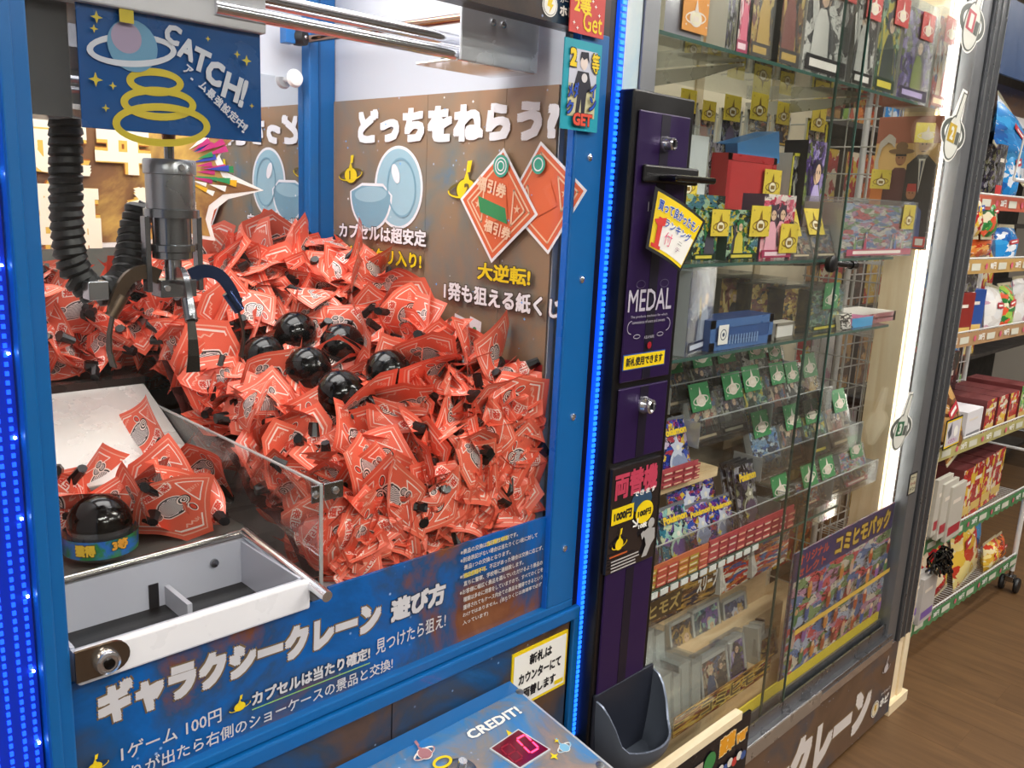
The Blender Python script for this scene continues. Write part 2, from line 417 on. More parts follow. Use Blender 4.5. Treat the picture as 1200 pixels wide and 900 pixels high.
# deck, walls, roof
DECK = mat('d8d5d2', .3)
bx('prize_deck', cg, .545, .946, .86, 1.49, .985, 1.0, DECK)
bx('chute_deck', cg, .25, .54, 1.012, 1.25, 1.02, 1.036, mat('8d8883', .15, .3))
sl = B(); SLM = mat('cfcac4', .28, .35)
sl.mesh([(.25, 1.18, 1.09), (.537, 1.18, 1.09), (.537, 1.375, 1.178), (.25, 1.375, 1.178), (.25, 1.18, 1.083), (.537, 1.18, 1.083), (.537, 1.375, 1.170), (.25, 1.375, 1.170)],
        [(0, 1, 2, 3), (7, 6, 5, 4), (4, 5, 1, 0), (2, 6, 7, 3), (5, 6, 2, 1), (3, 7, 4, 0)], SLM)
sl.build('slide_plate', cg)
bx('slide_edge', cg, .25, .54, 1.375, 1.40, 1.155, 1.190, mat('3b3633', .25, .5))
bx('rear_ledge', cg, .25, .545, 1.40, 1.49, 1.0, 1.185, mat('5b2a22', .7))
bx('slide_support', cg, .25, .537, 1.17, 1.18, 1.036, 1.088, mat('55504b', .4))
bx('back_wall', cg, .245, .955, 1.49, 1.50, .98, 1.95, mat('c4c7cf', .4))
bx('side_wall', cg, .955, .965, .88, 1.49, .98, 1.95, mat('c2c6cf', .4))
bx('side_wall', cg, .235, .245, .88, 1.49, .98, 1.95, mat('dfe2e6', .4))
bx('roof', cg, .235, .965, .87, 1.50, 1.94, 1.96, WHITE)
ht = bx('header', cg, .2435, 1.000, YF + .002, .87, 1.728, 1.96, galaxy('galaxy_header', ['15100f', '2b201c', '3a2a22', '1b3040', '0f3a5c'], 6, 2.0, .3))
MIRROR = mat('dfe3e6', .015, 1, 0, 0, 0, 0)
mr = bx('mirror', cg, .25, .897, 1.483, 1.489, 1.10, 1.694, MIRROR)
bp = bx('rear_post', cg, .898, .9535, 1.462, 1.49, 1.0, 1.94, BLUE, .002)
bx('post_groove', bp, .917, .921, 1.4605, 1.462, 1.0, 1.94, BLUED)
kb = B().lathe([(.004, 0), (.006, .012), (.013, .014), (.0165, .020), (.013, .027), (.004, .029)], mat('f4f3f0', .35), (.868, 1.483, 1.692), 20, (0, -1, 0)).build('mirror_knob', cg, True)
# window glass
bx('window_glass', cg, .2435, .9495, .8515, .8545, .8885, 1.728, GLASS)
# wall graphic on the right side: three boards
WP = Pl((.9505, 0, 0), (0, -1, 0), (0, 0, 1))
wp = bx('wall_graphic', cg, .9508, .9548, 1.1795, 1.469, 1.02, 1.660, GAL_WALL)
bx('wall_graphic', cg, .9508, .9548, .9905, 1.1785, 1.02, 1.660, GAL_WALL)
bx('wall_graphic', cg, .9508, .9548, .882, .9895, 1.02, 1.660, GAL_WALL)
LW = mat('f0eef2', .4); CAPB = mat('9fc3d2', .35); CAPB2 = mat('7fa9bd', .35)
pr = Print(WP)
pr.poly([(-1.44, 1.03), (-.885, 1.03), (-.885, 1.250), (-1.44, 1.215)], mat('b5343a', .4))
pr.ring(-1.30, 1.41, .05, .012, mat('3d7fb0', .4), ry=.10, rot=.4, a0=0, a1=2.6)
# open capsule picture
pr.disc(-1.256, 1.506, .070, LW, ry=.072, rot=.15, n=40); pr.disc(-1.256, 1.506, .064, CAPB, ry=.067, rot=.15, n=40)
bowl = lambda e: [(-1.338 + (.066 - e) * math.cos(t), 1.492 + (.066 - e) * math.sin(t)) for t in [math.pi * (.98 + 1.02 * i / 18) for i in range(19)]] + [(-1.30 + 0, 1.512 - e), (-1.365, 1.512 - e)]
pr.poly(bowl(0), LW); pr.poly(bowl(.005), CAPB2); pr.disc(-1.338, 1.492, .050, CAPB, ry=.014, rot=.05)
pr.ring(-1.246, 1.506, .040, .004, CAPB2, ry=.050, rot=.15); pr.disc(-1.262, 1.53, .010, LW, ry=.018, rot=.5)
pr.text('どっちをねらう?', -1.379, 1.582, .503, .060, LW, bold=.070)
pr.planet(-1.400, 1.526, .019, YEL, mat('6b5a22', .5), '1', k=1.45); pr.planet(-1.070, 1.508, .024, YEL, mat('6b5a22', .5), '2', k=1.35)
DK = mat('4a3a33', .5)
pr.text('カプセルは超安定', -1.434, 1.408, .266, .029, LW, bold=.035, out=DK)
pr.text('必ずアタリ入り!', -1.419, 1.369, .240, .028, YEL, bold=.035, out=DK)
pr.text('大逆転!', -1.034, 1.367, .120, .028, YEL, bold=.035, out=DK)
pr.text('1発も狙える紙くじ', -1.116, 1.325, .268, .031, LW, bold=.035, out=DK)
TK = mat('e0673c', .4); TKL = mat('f2c9a8', .4); GRN = mat('2f8f57', .4); TEAL = mat('3aa58c', .4)
def ticket_pic(pr, a, b, s, rot):
    c, d = math.cos(rot), math.sin(rot)
    q = lambda x, y: (a + (x * c - y * d) * s, b + (x * d + y * c) * s)
    pr.poly([q(-1.08, -1.08), q(1.08, -1.08), q(1.08, 1.08), q(-1.08, 1.08)], LW)
    pr.poly([q(-1, -1), q(1, -1), q(1, 1), q(-1, 1)], TK)
    for k in (.86,): pr.line([q(-k, -k), q(k, -k), q(k, k), q(-k, k), q(-k, -k)], s * .05, TKL)
    for sx, sy in ((-1, 1), (1, -1)):
        pr.line([q(sx * .75, sy * .05), q(sx * .75, sy * .72), q(sx * .12, sy * .72), q(sx * .75, sy * .05)], s * .05, TKL)
        pr.star(*q(sx * .56, sy * .52), s * .14, TKL, 5)
    pr.poly([q(-.52, -.14), q(.14, -.52), q(.52, .14), q(-.14, .52)], TK)
    an = rot + math.pi / 4
    e, f = math.cos(an), math.sin(an); u = lambda x, y: (a + (x * e - y * f) * s, b + (x * f + y * e) * s)
    return u
u = ticket_pic(pr, -.893, 1.500, .054, .95)
u = ticket_pic(pr, -.991, 1.484, .058, .69)
pr.poly([(-1.035, 1.499), (-.972, 1.482), (-.966, 1.458), (-1.029, 1.474)], GRN)
pr.text('福引券', -1.04, 1.510, .068, .022, TKL, bold=.04, ang=-.22); pr.text('福引券', -1.02, 1.446, .062, .020, TKL, bold=.04, ang=-.22)
pr.disc(-.985, 1.545, .017, TEAL); pr.ring(-.985, 1.545, .012, .002, LW); pr.ring(-.985, 1.545, .007, .002, LW)
pr.disc(-.905, 1.548, .014, TEAL); pr.ring(-.905, 1.548, .009, .002, LW)
for a in (-1.085, -1.046):
    pr.poly([(a, 1.245), (a + .028, 1.238), (a + .033, 1.300), (a + .005, 1.306)], LW)
    pr.disc(a + .017, 1.285, .005, GRN); pr.poly([(a + .010, 1.255), (a + .024, 1.252), (a + .022, 1.28), (a + .012, 1.28)], GRN)
rs = random.Random(4)
for i in range(46):
    pr.star(-rs.uniform(.885, 1.44), rs.uniform(1.25, 1.655), rs.uniform(.0012, .0035), mat('6fb7ff' if i % 3 else 'ffffff', .4), 4)
pr.build(wp)
# star burst sign on the mirror
SB = [(.25, 1.60), (.40, 1.612), (.60, 1.606), (.772, 1.592), (.742, 1.566), (.728, 1.545), (.742, 1.518), (.812, 1.490), (.742, 1.472), (.715, 1.452), (.708, 1.428), (.716, 1.398), (.66, 1.406), (.60, 1.39), (.25, 1.38)]
sg = B(); sg.poly([(x, 1.4795, z) for x, z in SB], PAPERW); sg.poly([(x, 1.4825, z) for x, z in reversed(SB)], PAPERW)
for (x0, z0), (x1, z1) in zip(SB, SB[1:] + SB[:1]): sg.poly([(x0, 1.4795, z0), (x0, 1.4825, z0), (x1, 1.4825, z1), (x1, 1.4795, z1)], PAPERW)
sgo = tag(sg.build('starburst_sign', None), 'golden starburst sign with big white characters on the back mirror', 'sign')
pr = Print(yplane(1.4793))
SBI = [(x - .010 if x > .25 else x, z + (-.008 if z > 1.49 else .008) if x < .8 else z) for x, z in SB]
pr.poly(SBI, galaxy('burst_ground', ['c99a52', 'd9b25c', '8c6440', '70503c', '5d4434'], 4, 1.0, .4, False))
rs = random.Random(2)
for i in range(22):
    an = rs.uniform(-.6, .75); r0 = rs.uniform(.05, .09); r1 = r0 + rs.uniform(.025, .05); wd = .05
    c0 = (.62, 1.515)
    pr.poly([(c0[0] + r0 * math.cos(an), c0[1] + r0 * math.sin(an) * .9), (c0[0] + r1 * math.cos(an - wd), c0[1] + r1 * math.sin(an - wd) * .9), (c0[0] + r1 * math.cos(an + wd), c0[1] + r1 * math.sin(an + wd) * .9)],
            mat(rs.choice(['f2d316', 'e8b423', '2f8f57', '3a4fb0', 'c0347a', 'f3f2ec']), .4))
GO = mat('e9c25a', .4); GO2 = mat('b5672c', .4); CRM = mat('fdf6dc', .4)
for t, a, b, w, h in (('確定', .275, 1.498, .235, .100), ('ヰ', .515, 1.505, .09, .085), ('降臨', .265, 1.385, .255, .108), ('や', .56, 1.41, .12, .085)):
    pr.text(t, a, b, w, h, GO2, bold=.13); pr.text(t, a, b, w, h, GO, bold=.11); pr.text(t, a, b, w, h, CRM, bold=.055)
pr.build(sgo)
# acrylic chute guard
bx('chute_guard', cg, .5385, .5415, .857, 1.37, 1.0, 1.149, ACRY)
bx('chute_guard_edge', cg, .538, .542, .857, 1.37, 1.149, 1.151, ACRYEDGE)
bx('chute_guard_edge', cg, .538, .5425, .8555, .8575, 1.0, 1.149, ACRYEDGE)
bk = B(); bk.box(.5425, .545, .858, .884, 1.128, 1.150, STEEL); bk.box(.545, .572, .8558, .858, 1.128, 1.150, STEEL)
bk.box(.527, .5385, .8558, .858, 1.128, 1.150, STEEL)
bk = bk.build('corner_bracket', cg, bevel=.0008)
for p in ((.560, .8555, 1.139), (.532, .8555, 1.139)): B().lathe([(.005, 0), (.0045, .002), (.002, .003)], CHROME, p, 12, (0, -1, 0)).build('screw', bk, True)
# prize chute: white box let into the front, open on top
WB = mat('c6c8d4', .35)
ch = bx('prize_chute', cg, .25, .514, .838, .848, 1.003, 1.040, mat('f1f1f4', .3), .003)
bx('chute_wall', ch, .25, .514, .848, .856, .90, 1.036, WB)
bx('chute_wall', ch, .25, .514, 1.000, 1.006, .90, 1.040, WB)
bx('chute_wall', ch, .508, .514, .856, 1.000, .90, 1.038, WB)
bx('chute_wall', ch, .25, .254, .856, 1.000, .90, 1.038, WB)
bx('chute_floor', ch, .25, .514, .856, 1.000, .966, .970, mat('e4e4ec', .3))
bx('chute_rib', ch, .405, .411, .935, 1.000, .93, 1.005, mat('bfc0c8', .4))
bx('chute_slot', ch, .385, .397, .9985, .9998, .95, 1.012, mat('1d1d22', .5))
B().tube([(.517, .806, 1.030), (.517, 1.008, 1.046)], [.007] * 2, CHROME, 12).build('chute_rail', ch, True)
B().tube([(.25, 1.002, 1.045), (.517, 1.008, 1.046)], [.005] * 2, mat('b9b5b0', .15, .9), 12).build('chute_rail', ch, True)
B().lathe([(.006, 0), (.0055, .003), (.003, .004)], STEEL, (.470, .9995, 1.018), 12, (0, -1, 0)).build('bolt', ch, True)
B().lathe([(.006, 0), (.0055, .003), (.003, .004)], STEEL, (.412, .94, .955), 12, (1, 0, 0)).build('bolt', ch, True)
# cam lock on the window's lower left corner
pts = [(.246 + .0, 1.045), (.282, 1.045)] + [(.282 + .0165 * math.sin(t), 1.0285 + .0165 * math.cos(t)) for t in [math.pi * i / 10 for i in range(1, 10)]] + [(.282, 1.012), (.246, 1.012)]
lk = B(); BR = mat('8a7f72', .22, .95)
lk.poly([(x, .830, z) for x, z in pts], BR); lk.poly([(x, .8335, z) for x, z in reversed(pts)], BR)
for (a, b), (c, d) in zip(pts, pts[1:] + pts[:1]): lk.poly([(a, .830, b), (a, .8335, b), (c, .8335, d), (c, .830, d)], BR)
lk = lk.build('lock_plate', cg)
LC = (.2745, .830, 1.0275)
B().lathe([(.0125, 0), (.0125, .006), (.0115, .009), (.009, .010), (.0085, .0085), (.004, .0085)], CHROME, LC, 24, (0, -1, 0)).build('lock_barrel', lk, True)
B().lathe([(.0055, 0), (.0055, .0107), (.004, .0112)], mat('2b2824', .3, .8), LC, 16, (0, -1, 0)).build('keyway', lk, True)
# printed panel along the bottom of the window
gp = B(); gp.box(.2435, .940, .8465, .8512, .866, 1.004, GAL_PANEL); gp.box(.545, .940, .8465, .8512, 1.004, 1.0175, GAL_PANEL)
gp = gp.build('instruction_panel', cg)
pr = Print(yplane(.8463)); GOLD = mat('6f5a3c', .5); LTT = mat('d2d0d2', .4); NAVY = mat('20324a', .5)
pr.text('ギャラクシークレーン', .268, .944, .356, .048, LTT, bold=.080, out=GOLD, ob=.05, ang=-.030 + .0)
pr.text('遊び方', .640, .938, .095, .034, LTT, bold=.06, out=NAVY)
pr.text('1ゲーム 100円', .289, .896, .112, .019, LTT, bold=.012)
pr.text('カプセルは当たり確定!', .439, .899, .168, .0185, LTT, bold=.04, out=NAVY)
pr.text('見つけたら狙え!', .616, .901, .120, .022, LTT, bold=.012)
pr.text('当たりが出たら右側のショーケースの景品と交換!', .262, .8710, .382, .0175, LTT, bold=.012)
pr.line([(.439, .8955), (.606, .8935)], .0015, mat('8fc46a', .5))
pr.planet(.423, .907, .0075, YEL, NAVY, k=1.3); pr.planet(.262, .905, .0075, YEL, NAVY, k=1.3)
small = ['※景品の交換は当日限り有効です。', '※別途表記がない場合は当たりくじ1枚に対して', '　景品1つの交換となります。', '※他店併用不可。不正があった場合は交換に応じず、', '　直ちに警察、学校等に連絡致します。',
         '※お客様に幅広く景品を選んでいただけるよう景品の', '　種類は多めに用意をしていますので、すべてのくじを', '　獲得されてもケース内全ての景品を獲得できるという', '　わけではありません。(当たりくじは高確率で必ず', '　入っています)']
for i, t in enumerate(small):
    t2 = t.replace('　', '')
    n = len(t2); ind = .007 if t[0] == '　' else 0
    pr.text(t2, .757 + ind, 1.0045 - i * .0122, min(.172 - ind, n * .0071), .0078, mat('d9d2a0', .5) if i in () else mat('c9c5c2', .5), bold=.02)
    if i in (0, 3):
        k = '当日限り有効' if i == 0 else '他店併用不可'
        pr.text(k, .757 + (7 if i == 0 else 1) * .0071, 1.0045 - i * .0122, .042, .0078, mat('d8c53a', .5), bold=.035)
pr.build(gp)
# yellow exchange notice on the lower panel
ns = bx('notice_sticker', lp, .868, .996, YF + .002, YF + .004, .712, .811, YEL)
pr = Print(yplane(YF + .0018)); pr.rect(.872, .717, .992, .806, PAPERW)
for i, (t, w_) in enumerate((('新札は', .052), ('カウンターにて', .098), ('両替します', .075))): pr.text(t, .932 - w_ / 2, .780 - i * .027, w_, .019, INKK, bold=.05, out=PAPERW)
pr.rect(.968, .722, .988, .729, YEL)
pr.build(lp)
# header logo
pr = Print(yplane(YF + .0015)); pr.disc(.8745, 1.7475, .0145, PAPERW); pr.disc(.8745, 1.7475, .0128, mat('2a2522', .5)); pr.disc(.8745, 1.7475, .0120, PAPERW)
pr.poly([(.871, 1.757), (.880, 1.757), (.877, 1.749), (.881, 1.749), (.873, 1.737), (.875, 1.745), (.869, 1.746)], YEL)
pr.text('ホビー', .893, 1.738, .045, .014, PAPERW, bold=.05); pr.text('カード', .893, 1.7545, .024, .006, PAPERW, bold=.02)
pr.build(ht)
# control console
cs = B()
X0, X1, YA, YB, ZA, ZB = .30, .862, .835, .56, .770, .724
def cz(y): return ZA + (ZB - ZA) * (YA - y) / (YA - YB)
prof = [(X0, YA), (X0, YB), (X1 - .05, YB), (X1 - .018, YB + .012), (X1, YB + .045), (X1, YA)]
top = [V(x, y, cz(y)) for x, y in prof]; bot = [V(x, y, .60) for x, y in prof]
cs.rings([top[::-1], bot[::-1]], mat('bfc2c8', .35, .3)); cs = cs.build('control_console', cg)
CP = Pl((0, YA, ZA), (1, 0, 0), (0, YA - YB, ZA - ZB))  # paper b axis runs away from the player
def cq(x, y): return (x, -(math.hypot(YA - y, ZA - cz(y))))
cfn = lambda a, b, h: V(a, 0, 0) + V(0, YA, ZA) + Vector((0, YA - YB, ZA - ZB)).normalized() * b + V(0, -(ZA - ZB), (YA - YB)).normalized() * h
pr = Print(CP, .0006, cfn)
pr.poly([cq(x, y) for x, y in ((X0, YB + .004), (X1 - .052, YB + .004), (X1 - .02, YB + .016), (X1 - .004, YB + .047), (X1 - .004, .812), (X0, .812))], GAL_CON)
pr.poly([cq(x, y) for x, y in ((X0, .812), (X1, .812), (X1, YA), (X0, YA))], BLUE)
pr.text('CREDIT!', 0.7296, -0.0622, .100, .017, PAPERW, bold=.035, out=mat('3b5f86', .5))
pr.poly([(0.7842, -0.0744), (0.7877, -0.0867), (0.7768, -0.0875)], YEL)
pr.planet(0.8300, -0.1463, .010, mat('7db8d8', .4), mat('e8e4e0', .4)); pr.star(0.8045, -0.1504, .008, YEL)
pr.star(0.8292, -0.1320, .005, YEL)
pr.planet(0.6574, -0.0464, .013, mat('b07a80', .4), mat('e8e4e0', .4))
pr.ring(0.6669, -0.0729, .013, .004, YEL, ry=.008)
pr.build(cs)
DQ = [(0.7378, 0.7474), (0.7989, 0.7522), (0.8098, 0.6983), (0.7477, 0.6969)]
dq = [Vector((x, y, cz(y))) for x, y in DQ]
nn = Vector((0, -(ZA - ZB), (YA - YB))).normalized()
db = B(); db.rings([[p + nn * .0005 for p in dq], [p + nn * .0030 for p in dq]][::-1], mat('c8ccd0', .3)); 
db = db.build('credit_display', cs)
db2 = B(); ce = sum(dq, Vector()) / 4
db2.poly([ce + (p - ce) * .93 + nn * .0032 for p in dq], mat('5c0616', .15, 0, .5)); db2.build('display_window', db)
# seven-segment digits: '8' ghost and lit '0'
ex = (dq[2] - dq[1]); ey = (dq[1] - dq[0])      # display edges
def seg(bb, o, wx, wy, on, mm):
    S = {'t': ((0, 1), (1, 1)), 'm': ((0, .5), (1, .5)), 'b': ((0, 0), (1, 0)), 'tl': ((0, .5), (0, 1)), 'tr': ((1, .5), (1, 1)), 'bl': ((0, 0), (0, .5)), 'br': ((1, 0), (1, .5))}
    for k in on:
        (x0, y0), (x1, y1) = S[k]
        a = o + wx * x0 + wy * y0; c = o + wx * x1 + wy * y1; d = (c - a).normalized(); n_ = nn.cross(d) * .0013
        a += d * .0014; c -= d * .0014
        bb.poly([a + n_ + nn * .0036, a - n_ + nn * .0036, c - n_ + nn * .0036, c + n_ + nn * .0036], mm)
o_ = dq[3]; ux = V(1, 0, 0); uy = Vector((0, YA - YB, ZA - ZB)).normalized()
cen = ce + nn * 0
sb = B()
seg(sb, cen + ux * .006 - uy * .015, ux * .017 + uy * .000, uy * .030 + ux * .002, ('t', 'b', 'tl', 'tr', 'bl', 'br'), mat('ff3358', .3, 0, 5))
sb.build('digit', db)
sb = B(); seg(sb, cen - ux * .025 - uy * .015, ux * .017, uy * .030 + ux * .002, ('t', 'm', 'b', 'tl', 'tr', 'bl', 'br'), mat('7a0a1c', .3, 0, .6)); sb.build('digit', db)
SCR = mat('8d9094', .3, .9)
for x, y in ((0.8586, 0.8091), (0.8490, 0.6404)): B().lathe([(.0065, 0), (.006, .0015), (.003, .0025)], SCR, (x, y, cz(y)), 14, nn).build('screw', cs, True)
x, y = (0.6792, 0.7390)
B().lathe([(.022, 0), (.022, .003), (.018, .004)], mat('8a8d92', .2, .9), (x, y, cz(y)), 28, nn).build('stick_plate', cs, True)
B().tube([Vector((x, y, cz(y))) + nn * .003, Vector((x, y, cz(y))) + nn * .02], .006, CHROME, 12).build('stick', cs, True)

# hand written signs hung on the right post
def card(name, label, cat, x0, x1, z0, z1, y, m, th=.0018, rx=0):
    o = B().box(x0, x1, y - th, y, z0, z1, m).build(name, None)
    return tag(o, label, cat), Print(yplane(y - th))
o, pr = card('prize_sign', 'red hand lettered sign above the teal one on the right blue post', 'sign', .905, .976, 1.7195, 1.80, .829, mat('cf4540', .45))
pr.text('2等', .912, 1.745, .034, .022, YEL, bold=.04); pr.text('Get', .931, 1.724, .040, .026, YEL, bold=.01)
for a, b in ((.913, 1.732), (.92, 1.726), (.955, 1.758), (.963, 1.748), (.948, 1.764)): pr.star(a, b, .003, PAPERW)
pr.build(o)
o, pr = card('prize_sign', 'teal hand lettered sign with a dark suited figure and red GET', 'sign', .898, .975, 1.594, 1.7115, .829, mat('1a9fb4', .4))
pr.rect(.909, 1.612, .966, 1.700, mat('c9ccdd', .5)); DS = mat('15152a', .5)
pr.rect(.909, 1.612, .966, 1.655, mat('c8c49a', .5))
pr.poly([(.926, 1.672), (.949, 1.672), (.957, 1.650), (.947, 1.645), (.944, 1.612), (.938, 1.612), (.936, 1.636), (.932, 1.612), (.925, 1.612), (.928, 1.645), (.919, 1.650)], DS)
pr.disc(.938, 1.684, .0075, mat('e8d8d0', .5), ry=.010); pr.poly([(.929, 1.684), (.931, 1.697), (.946, 1.698), (.949, 1.684), (.943, 1.690), (.937, 1.687), (.933, 1.690)], DS)
pr.disc(.940, 1.664, .006, mat('dcd9dc', .5))
pr.text('2', .908, 1.676, .014, .024, YEL, bold=.06, out=INKK); pr.text('等', .953, 1.672, .016, .026, YEL, bold=.02, out=INKK)
pr.text('メダ', .908, 1.635, .022, .020, mat('1c4fc0', .4), bold=.03, out=INKK, ang=.1); pr.text('ク', .905, 1.614, .014, .018, mat('1c4fc0', .4), bold=.03, out=INKK)
pr.text('イ', .951, 1.640, .013, .018, mat('1c4fc0', .4), bold=.03, out=INKK); pr.text('ン', .951, 1.622, .014, .018, mat('1c4fc0', .4), bold=.03, out=INKK)
pr.text('GET', .918, 1.600, .040, .017, mat('e2503a', .4), bold=.05, out=INKK)
pr.build(o)

# ------------------------------------------------------------------ gantry and claw
ga = thing('crane_gantry', 'chrome crane gantry with two cross rails inside the cabinet', 'crane', (.6, .95, 1.7))
RX = .93
B().tube([(.45, RX, 1.700), (.915, RX, 1.700)], .0085, CHROME, 16).build('rail', ga, True)
B().tube([(.45, RX - .012, 1.680), (.915, RX - .012, 1.680)], .0075, CHROME, 16).build('rail', ga, True)
bl = B(); EP = mat('d4d6dc', .25, .35); bl.box(.782, .928, .905, .909, 1.672, 1.83, EP); bl.box(.782, .928, .909, 1.0, 1.672, 1.676, CHROME); bl.box(.924, .928, .909, 1.0, 1.676, 1.83, CHROME)
bl = bl.build('end_plate', ga, bevel=.003)
for x in (.838, .857): B().lathe([(.005, 0), (.0045, .002), (.001, .003)], CHROME, (x, .905, 1.727), 14, (0, -1, 0)).build('rivet', bl, True)
B().tube([(.895, .99, 1.755), (.895, 1.455, 1.763)], .007, mat('b08a72', .12, 1), 14).build('side_rail', ga, True)
WR = mat('1c1c1e', .5)
for c, r in (((.868, 1.445, 1.761), .014), ((.872, 1.03, 1.693), .014)):
    wl = B().lathe([(.004, -.012), (r, -.011), (r + .001, 0), (r, .011), (.004, .012)], WR, c, 22, (.55, -.85, 0)).build('wheel', ga, True)
    B().lathe([(.004, 0), (.0035, .0025)], CHROME, Vector(c) + Vector((.55, -.85, 0)).normalized() * .012, 10, (.55, -.85, 0)).build('axle', wl, True)
bx('wheel_block', ga, .838, .857, 1.44, 1.462, 1.748, 1.776, BLUE, .001)
ca = bx('carriage', ga, .258, .510, .918, 1.06, 1.6625, 1.80, mat('c6c6ca', .35, .1), .002)
bx('carriage_box', ga, .260, .312, .945, 1.02, 1.556, 1.664, mat('8f9195', .3, .1), .001)
bx('carriage_cover', ga, .262, .326, .938, .9405, 1.556, 1.665, glassmat('smoke', (.55, .55, .56), .08, .05, .8, .05))
sp = bx('sign_plate', ga, .314, .507, .927, .930, 1.547, 1.667, mat('0b4a88', .25, 0, 0, 0, .5), .0005)  # sign blue darkened: shade under the top light is painted into its colour
pr = Print(yplane(.9267)); GY = mat('c3c7d2', .4)
S3 = mat('c2ae2a', .4)
for a, b, rx, ry in ((.388, 1.598, .026, .010), (.391, 1.577, .036, .013), (.394, 1.556, .048, .018)):
    pr.ring(a, b, rx, .0075, S3, ry=ry, rot=.06, n=36)
pr.ring(.366, 1.626, .042, .006, GY, ry=.013, rot=.14); pr.disc(.366, 1.630, .025, mat('5d8fb0', .45)); pr.disc(.360, 1.637, .015, mat('9a8aa4', .45))
pr.ring(.366, 1.626, .042, .006, GY, ry=.013, rot=.14, a0=math.pi, a1=2 * math.pi)
for t, a, b, h in (('C', .396, 1.640, .019), ('A', .410, 1.627, .021), ('T', .424, 1.617, .023), ('C', .438, 1.605, .025), ('H', .457, 1.592, .027), ('!', .4765, 1.583, .030)):
    pr.text(t, a, b, .0060 if t == '!' else .017 + (h - .019) * .5, h * 1.05, GY, bold=.05, ang=-.30)
for i, t in enumerate('アーム最強設定中!'):
    pr.text(t, .4155 + i * .0080, 1.6125 - i * .0070, .0035 if t == '!' else (.003 if t == 'ー' else .0085 + i * .0003), .0022 if t == 'ー' else .0095 + i * .0002, GY, bold=.03, ang=-.62)
for a, b, r in ((.331, 1.651, .006), (.328, 1.640, .004), (.327, 1.593, .007), (.343, 1.589, .004), (.335, 1.567, .004), (.487, 1.632, .006), (.476, 1.637, .004), (.443, 1.648, .003), (.492, 1.585, .003)):
    pr.star(a, b, r, S3)
pr.rect(.352, 1.650, .366, 1.664, S3)
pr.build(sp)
cl = thing('claw', 'dark chrome three-armed claw hanging open above the tickets', 'crane claw', (.425, .985, 1.55))
CX, CY = .4245, .985
DC = mat('8a8d92', .2, .92); DC2 = mat('b9bcc2', .18, .95); BRZ = mat('7a4d36', .25, .9)
B().tube([(CX, CY, 1.66), (CX, CY, 1.521)], .0055, DC, 12).lathe([(.007, 1.543 - 1.55), (.0075, .0), (.0065, .004)], BRZ, (CX, CY, 1.55), 14).build('shaft', cl, True)
B().lathe([(.026, 1.468), (.0265, 1.4695), (.0265, 1.506), (.0285, 1.507), (.0285, 1.521), (.027, 1.523), (.006, 1.5235)], mat('a0a2a6', .3, .85), (CX, CY, 0), 36).build('motor_housing', cl, True)
B().lathe([(.004, 0), (.0035, .002)], CHROME, (CX + .001, CY - .0285, 1.514), 12, (0, -1, 0)).build('screw', cl, True)
for i in range(1):
    B().lathe([(.020, 1.412), (.022, 1.413), (.022, 1.420), (.0245, 1.421), (.0245, 1.428), (.021, 1.429), (.021, 1.458), (.0305, 1.459), (.0305, 1.468), (.026, 1.469)], DC, (CX, CY, 0), 36).build('lower_housing', cl, True)
B().tube([(CX, CY, 1.415), (CX, CY, 1.385)], .0095, DC2, 16).build('plunger', cl, True)
bb = B()
for s in (-1, 1):
    bb.box(CX + s * .030 - .003, CX + s * .030 + .003, CY - .007, CY + .007, 1.375, 1.460, DC)
bb.box(CX - .021, CX + .021, CY - .014, CY + .014, 1.369, 1.389, DC)
bb.build('side_frame', cl, bevel=.001)
B().lathe([(.004, 0), (.0035, .003)], CHROME, (CX - .0145, CY - .0145, 1.380), 10, (0, -1, 0)).build('bolt', cl, True)
def arm(ang, spread, dm, tipm, name='arm'):
    R = rotmat(0, 0, ang); T = lambda p: R @ V(*p) + V(CX, CY, 0)
    b = B()
    pts = [(.018, 1.392), (.034, 1.398), (.052, 1.392), (.066, 1.372), (.072, 1.355)]
    pp = []
    for i in range(len(pts) - 1):
        P_ = [pts[max(i - 1, 0)], pts[i], pts[i + 1], pts[min(i + 2, len(pts) - 1)]]
        for f in (0, .25, .5, .75) if i < len(pts) - 2 else (0, .25, .5, .75, 1):
            pp.append(tuple(.5 * (2 * P_[1][k] + (P_[2][k] - P_[0][k]) * f + (2 * P_[0][k] - 5 * P_[1][k] + 4 * P_[2][k] - P_[3][k]) * f * f + (3 * P_[1][k] - P_[0][k] - 3 * P_[2][k] + P_[3][k]) * f ** 3) for k in (0, 1)))
    rs_ = []
    for i, (r, z) in enumerate(pp):
        a_, c_ = pp[max(i - 1, 0)], pp[min(i + 1, len(pp) - 1)]
        d = V(c_[0] - a_[0], 0, c_[1] - a_[1]).normalized(); n = V(-d.z, 0, d.x) * (.0085 - .003 * i / len(pp))
        rs_.append([T(V(r, s, z) + n * k) for s, k in ((-.003, -1), (-.003, 1), (.003, 1), (.003, -1))])
    b.rings(rs_, dm)
    b.tube([T((.060, 0, 1.372)), T((.074, 0, 1.350))], .007, dm, 10)
    a = b.build(name, cl, True)
    b = B()
    pts = [(.072, 1.352, .004), (.077, 1.330, .005), (.078, 1.312, .006), (.074, 1.293, .0075)]
    rs = [[T((r - .001, -w_, z)), T((r - .001, w_, z)), T((r + .001, w_, z)), T((r + .001, -w_, z))] for r, z, w_ in pts]
    b.rings(rs, tipm); b.build('finger', a)
arm(math.pi * 1.02, 0, BRZ if 0 else mat('6b5a4a', .3, .8), mat('4c453e', .4, .7))
arm(-.25, 0, mat('33456e', .2, .8), mat('3c3a36', .4, .7))
arm(-1.75, 0, DC, mat('3c3a36', .4, .7))
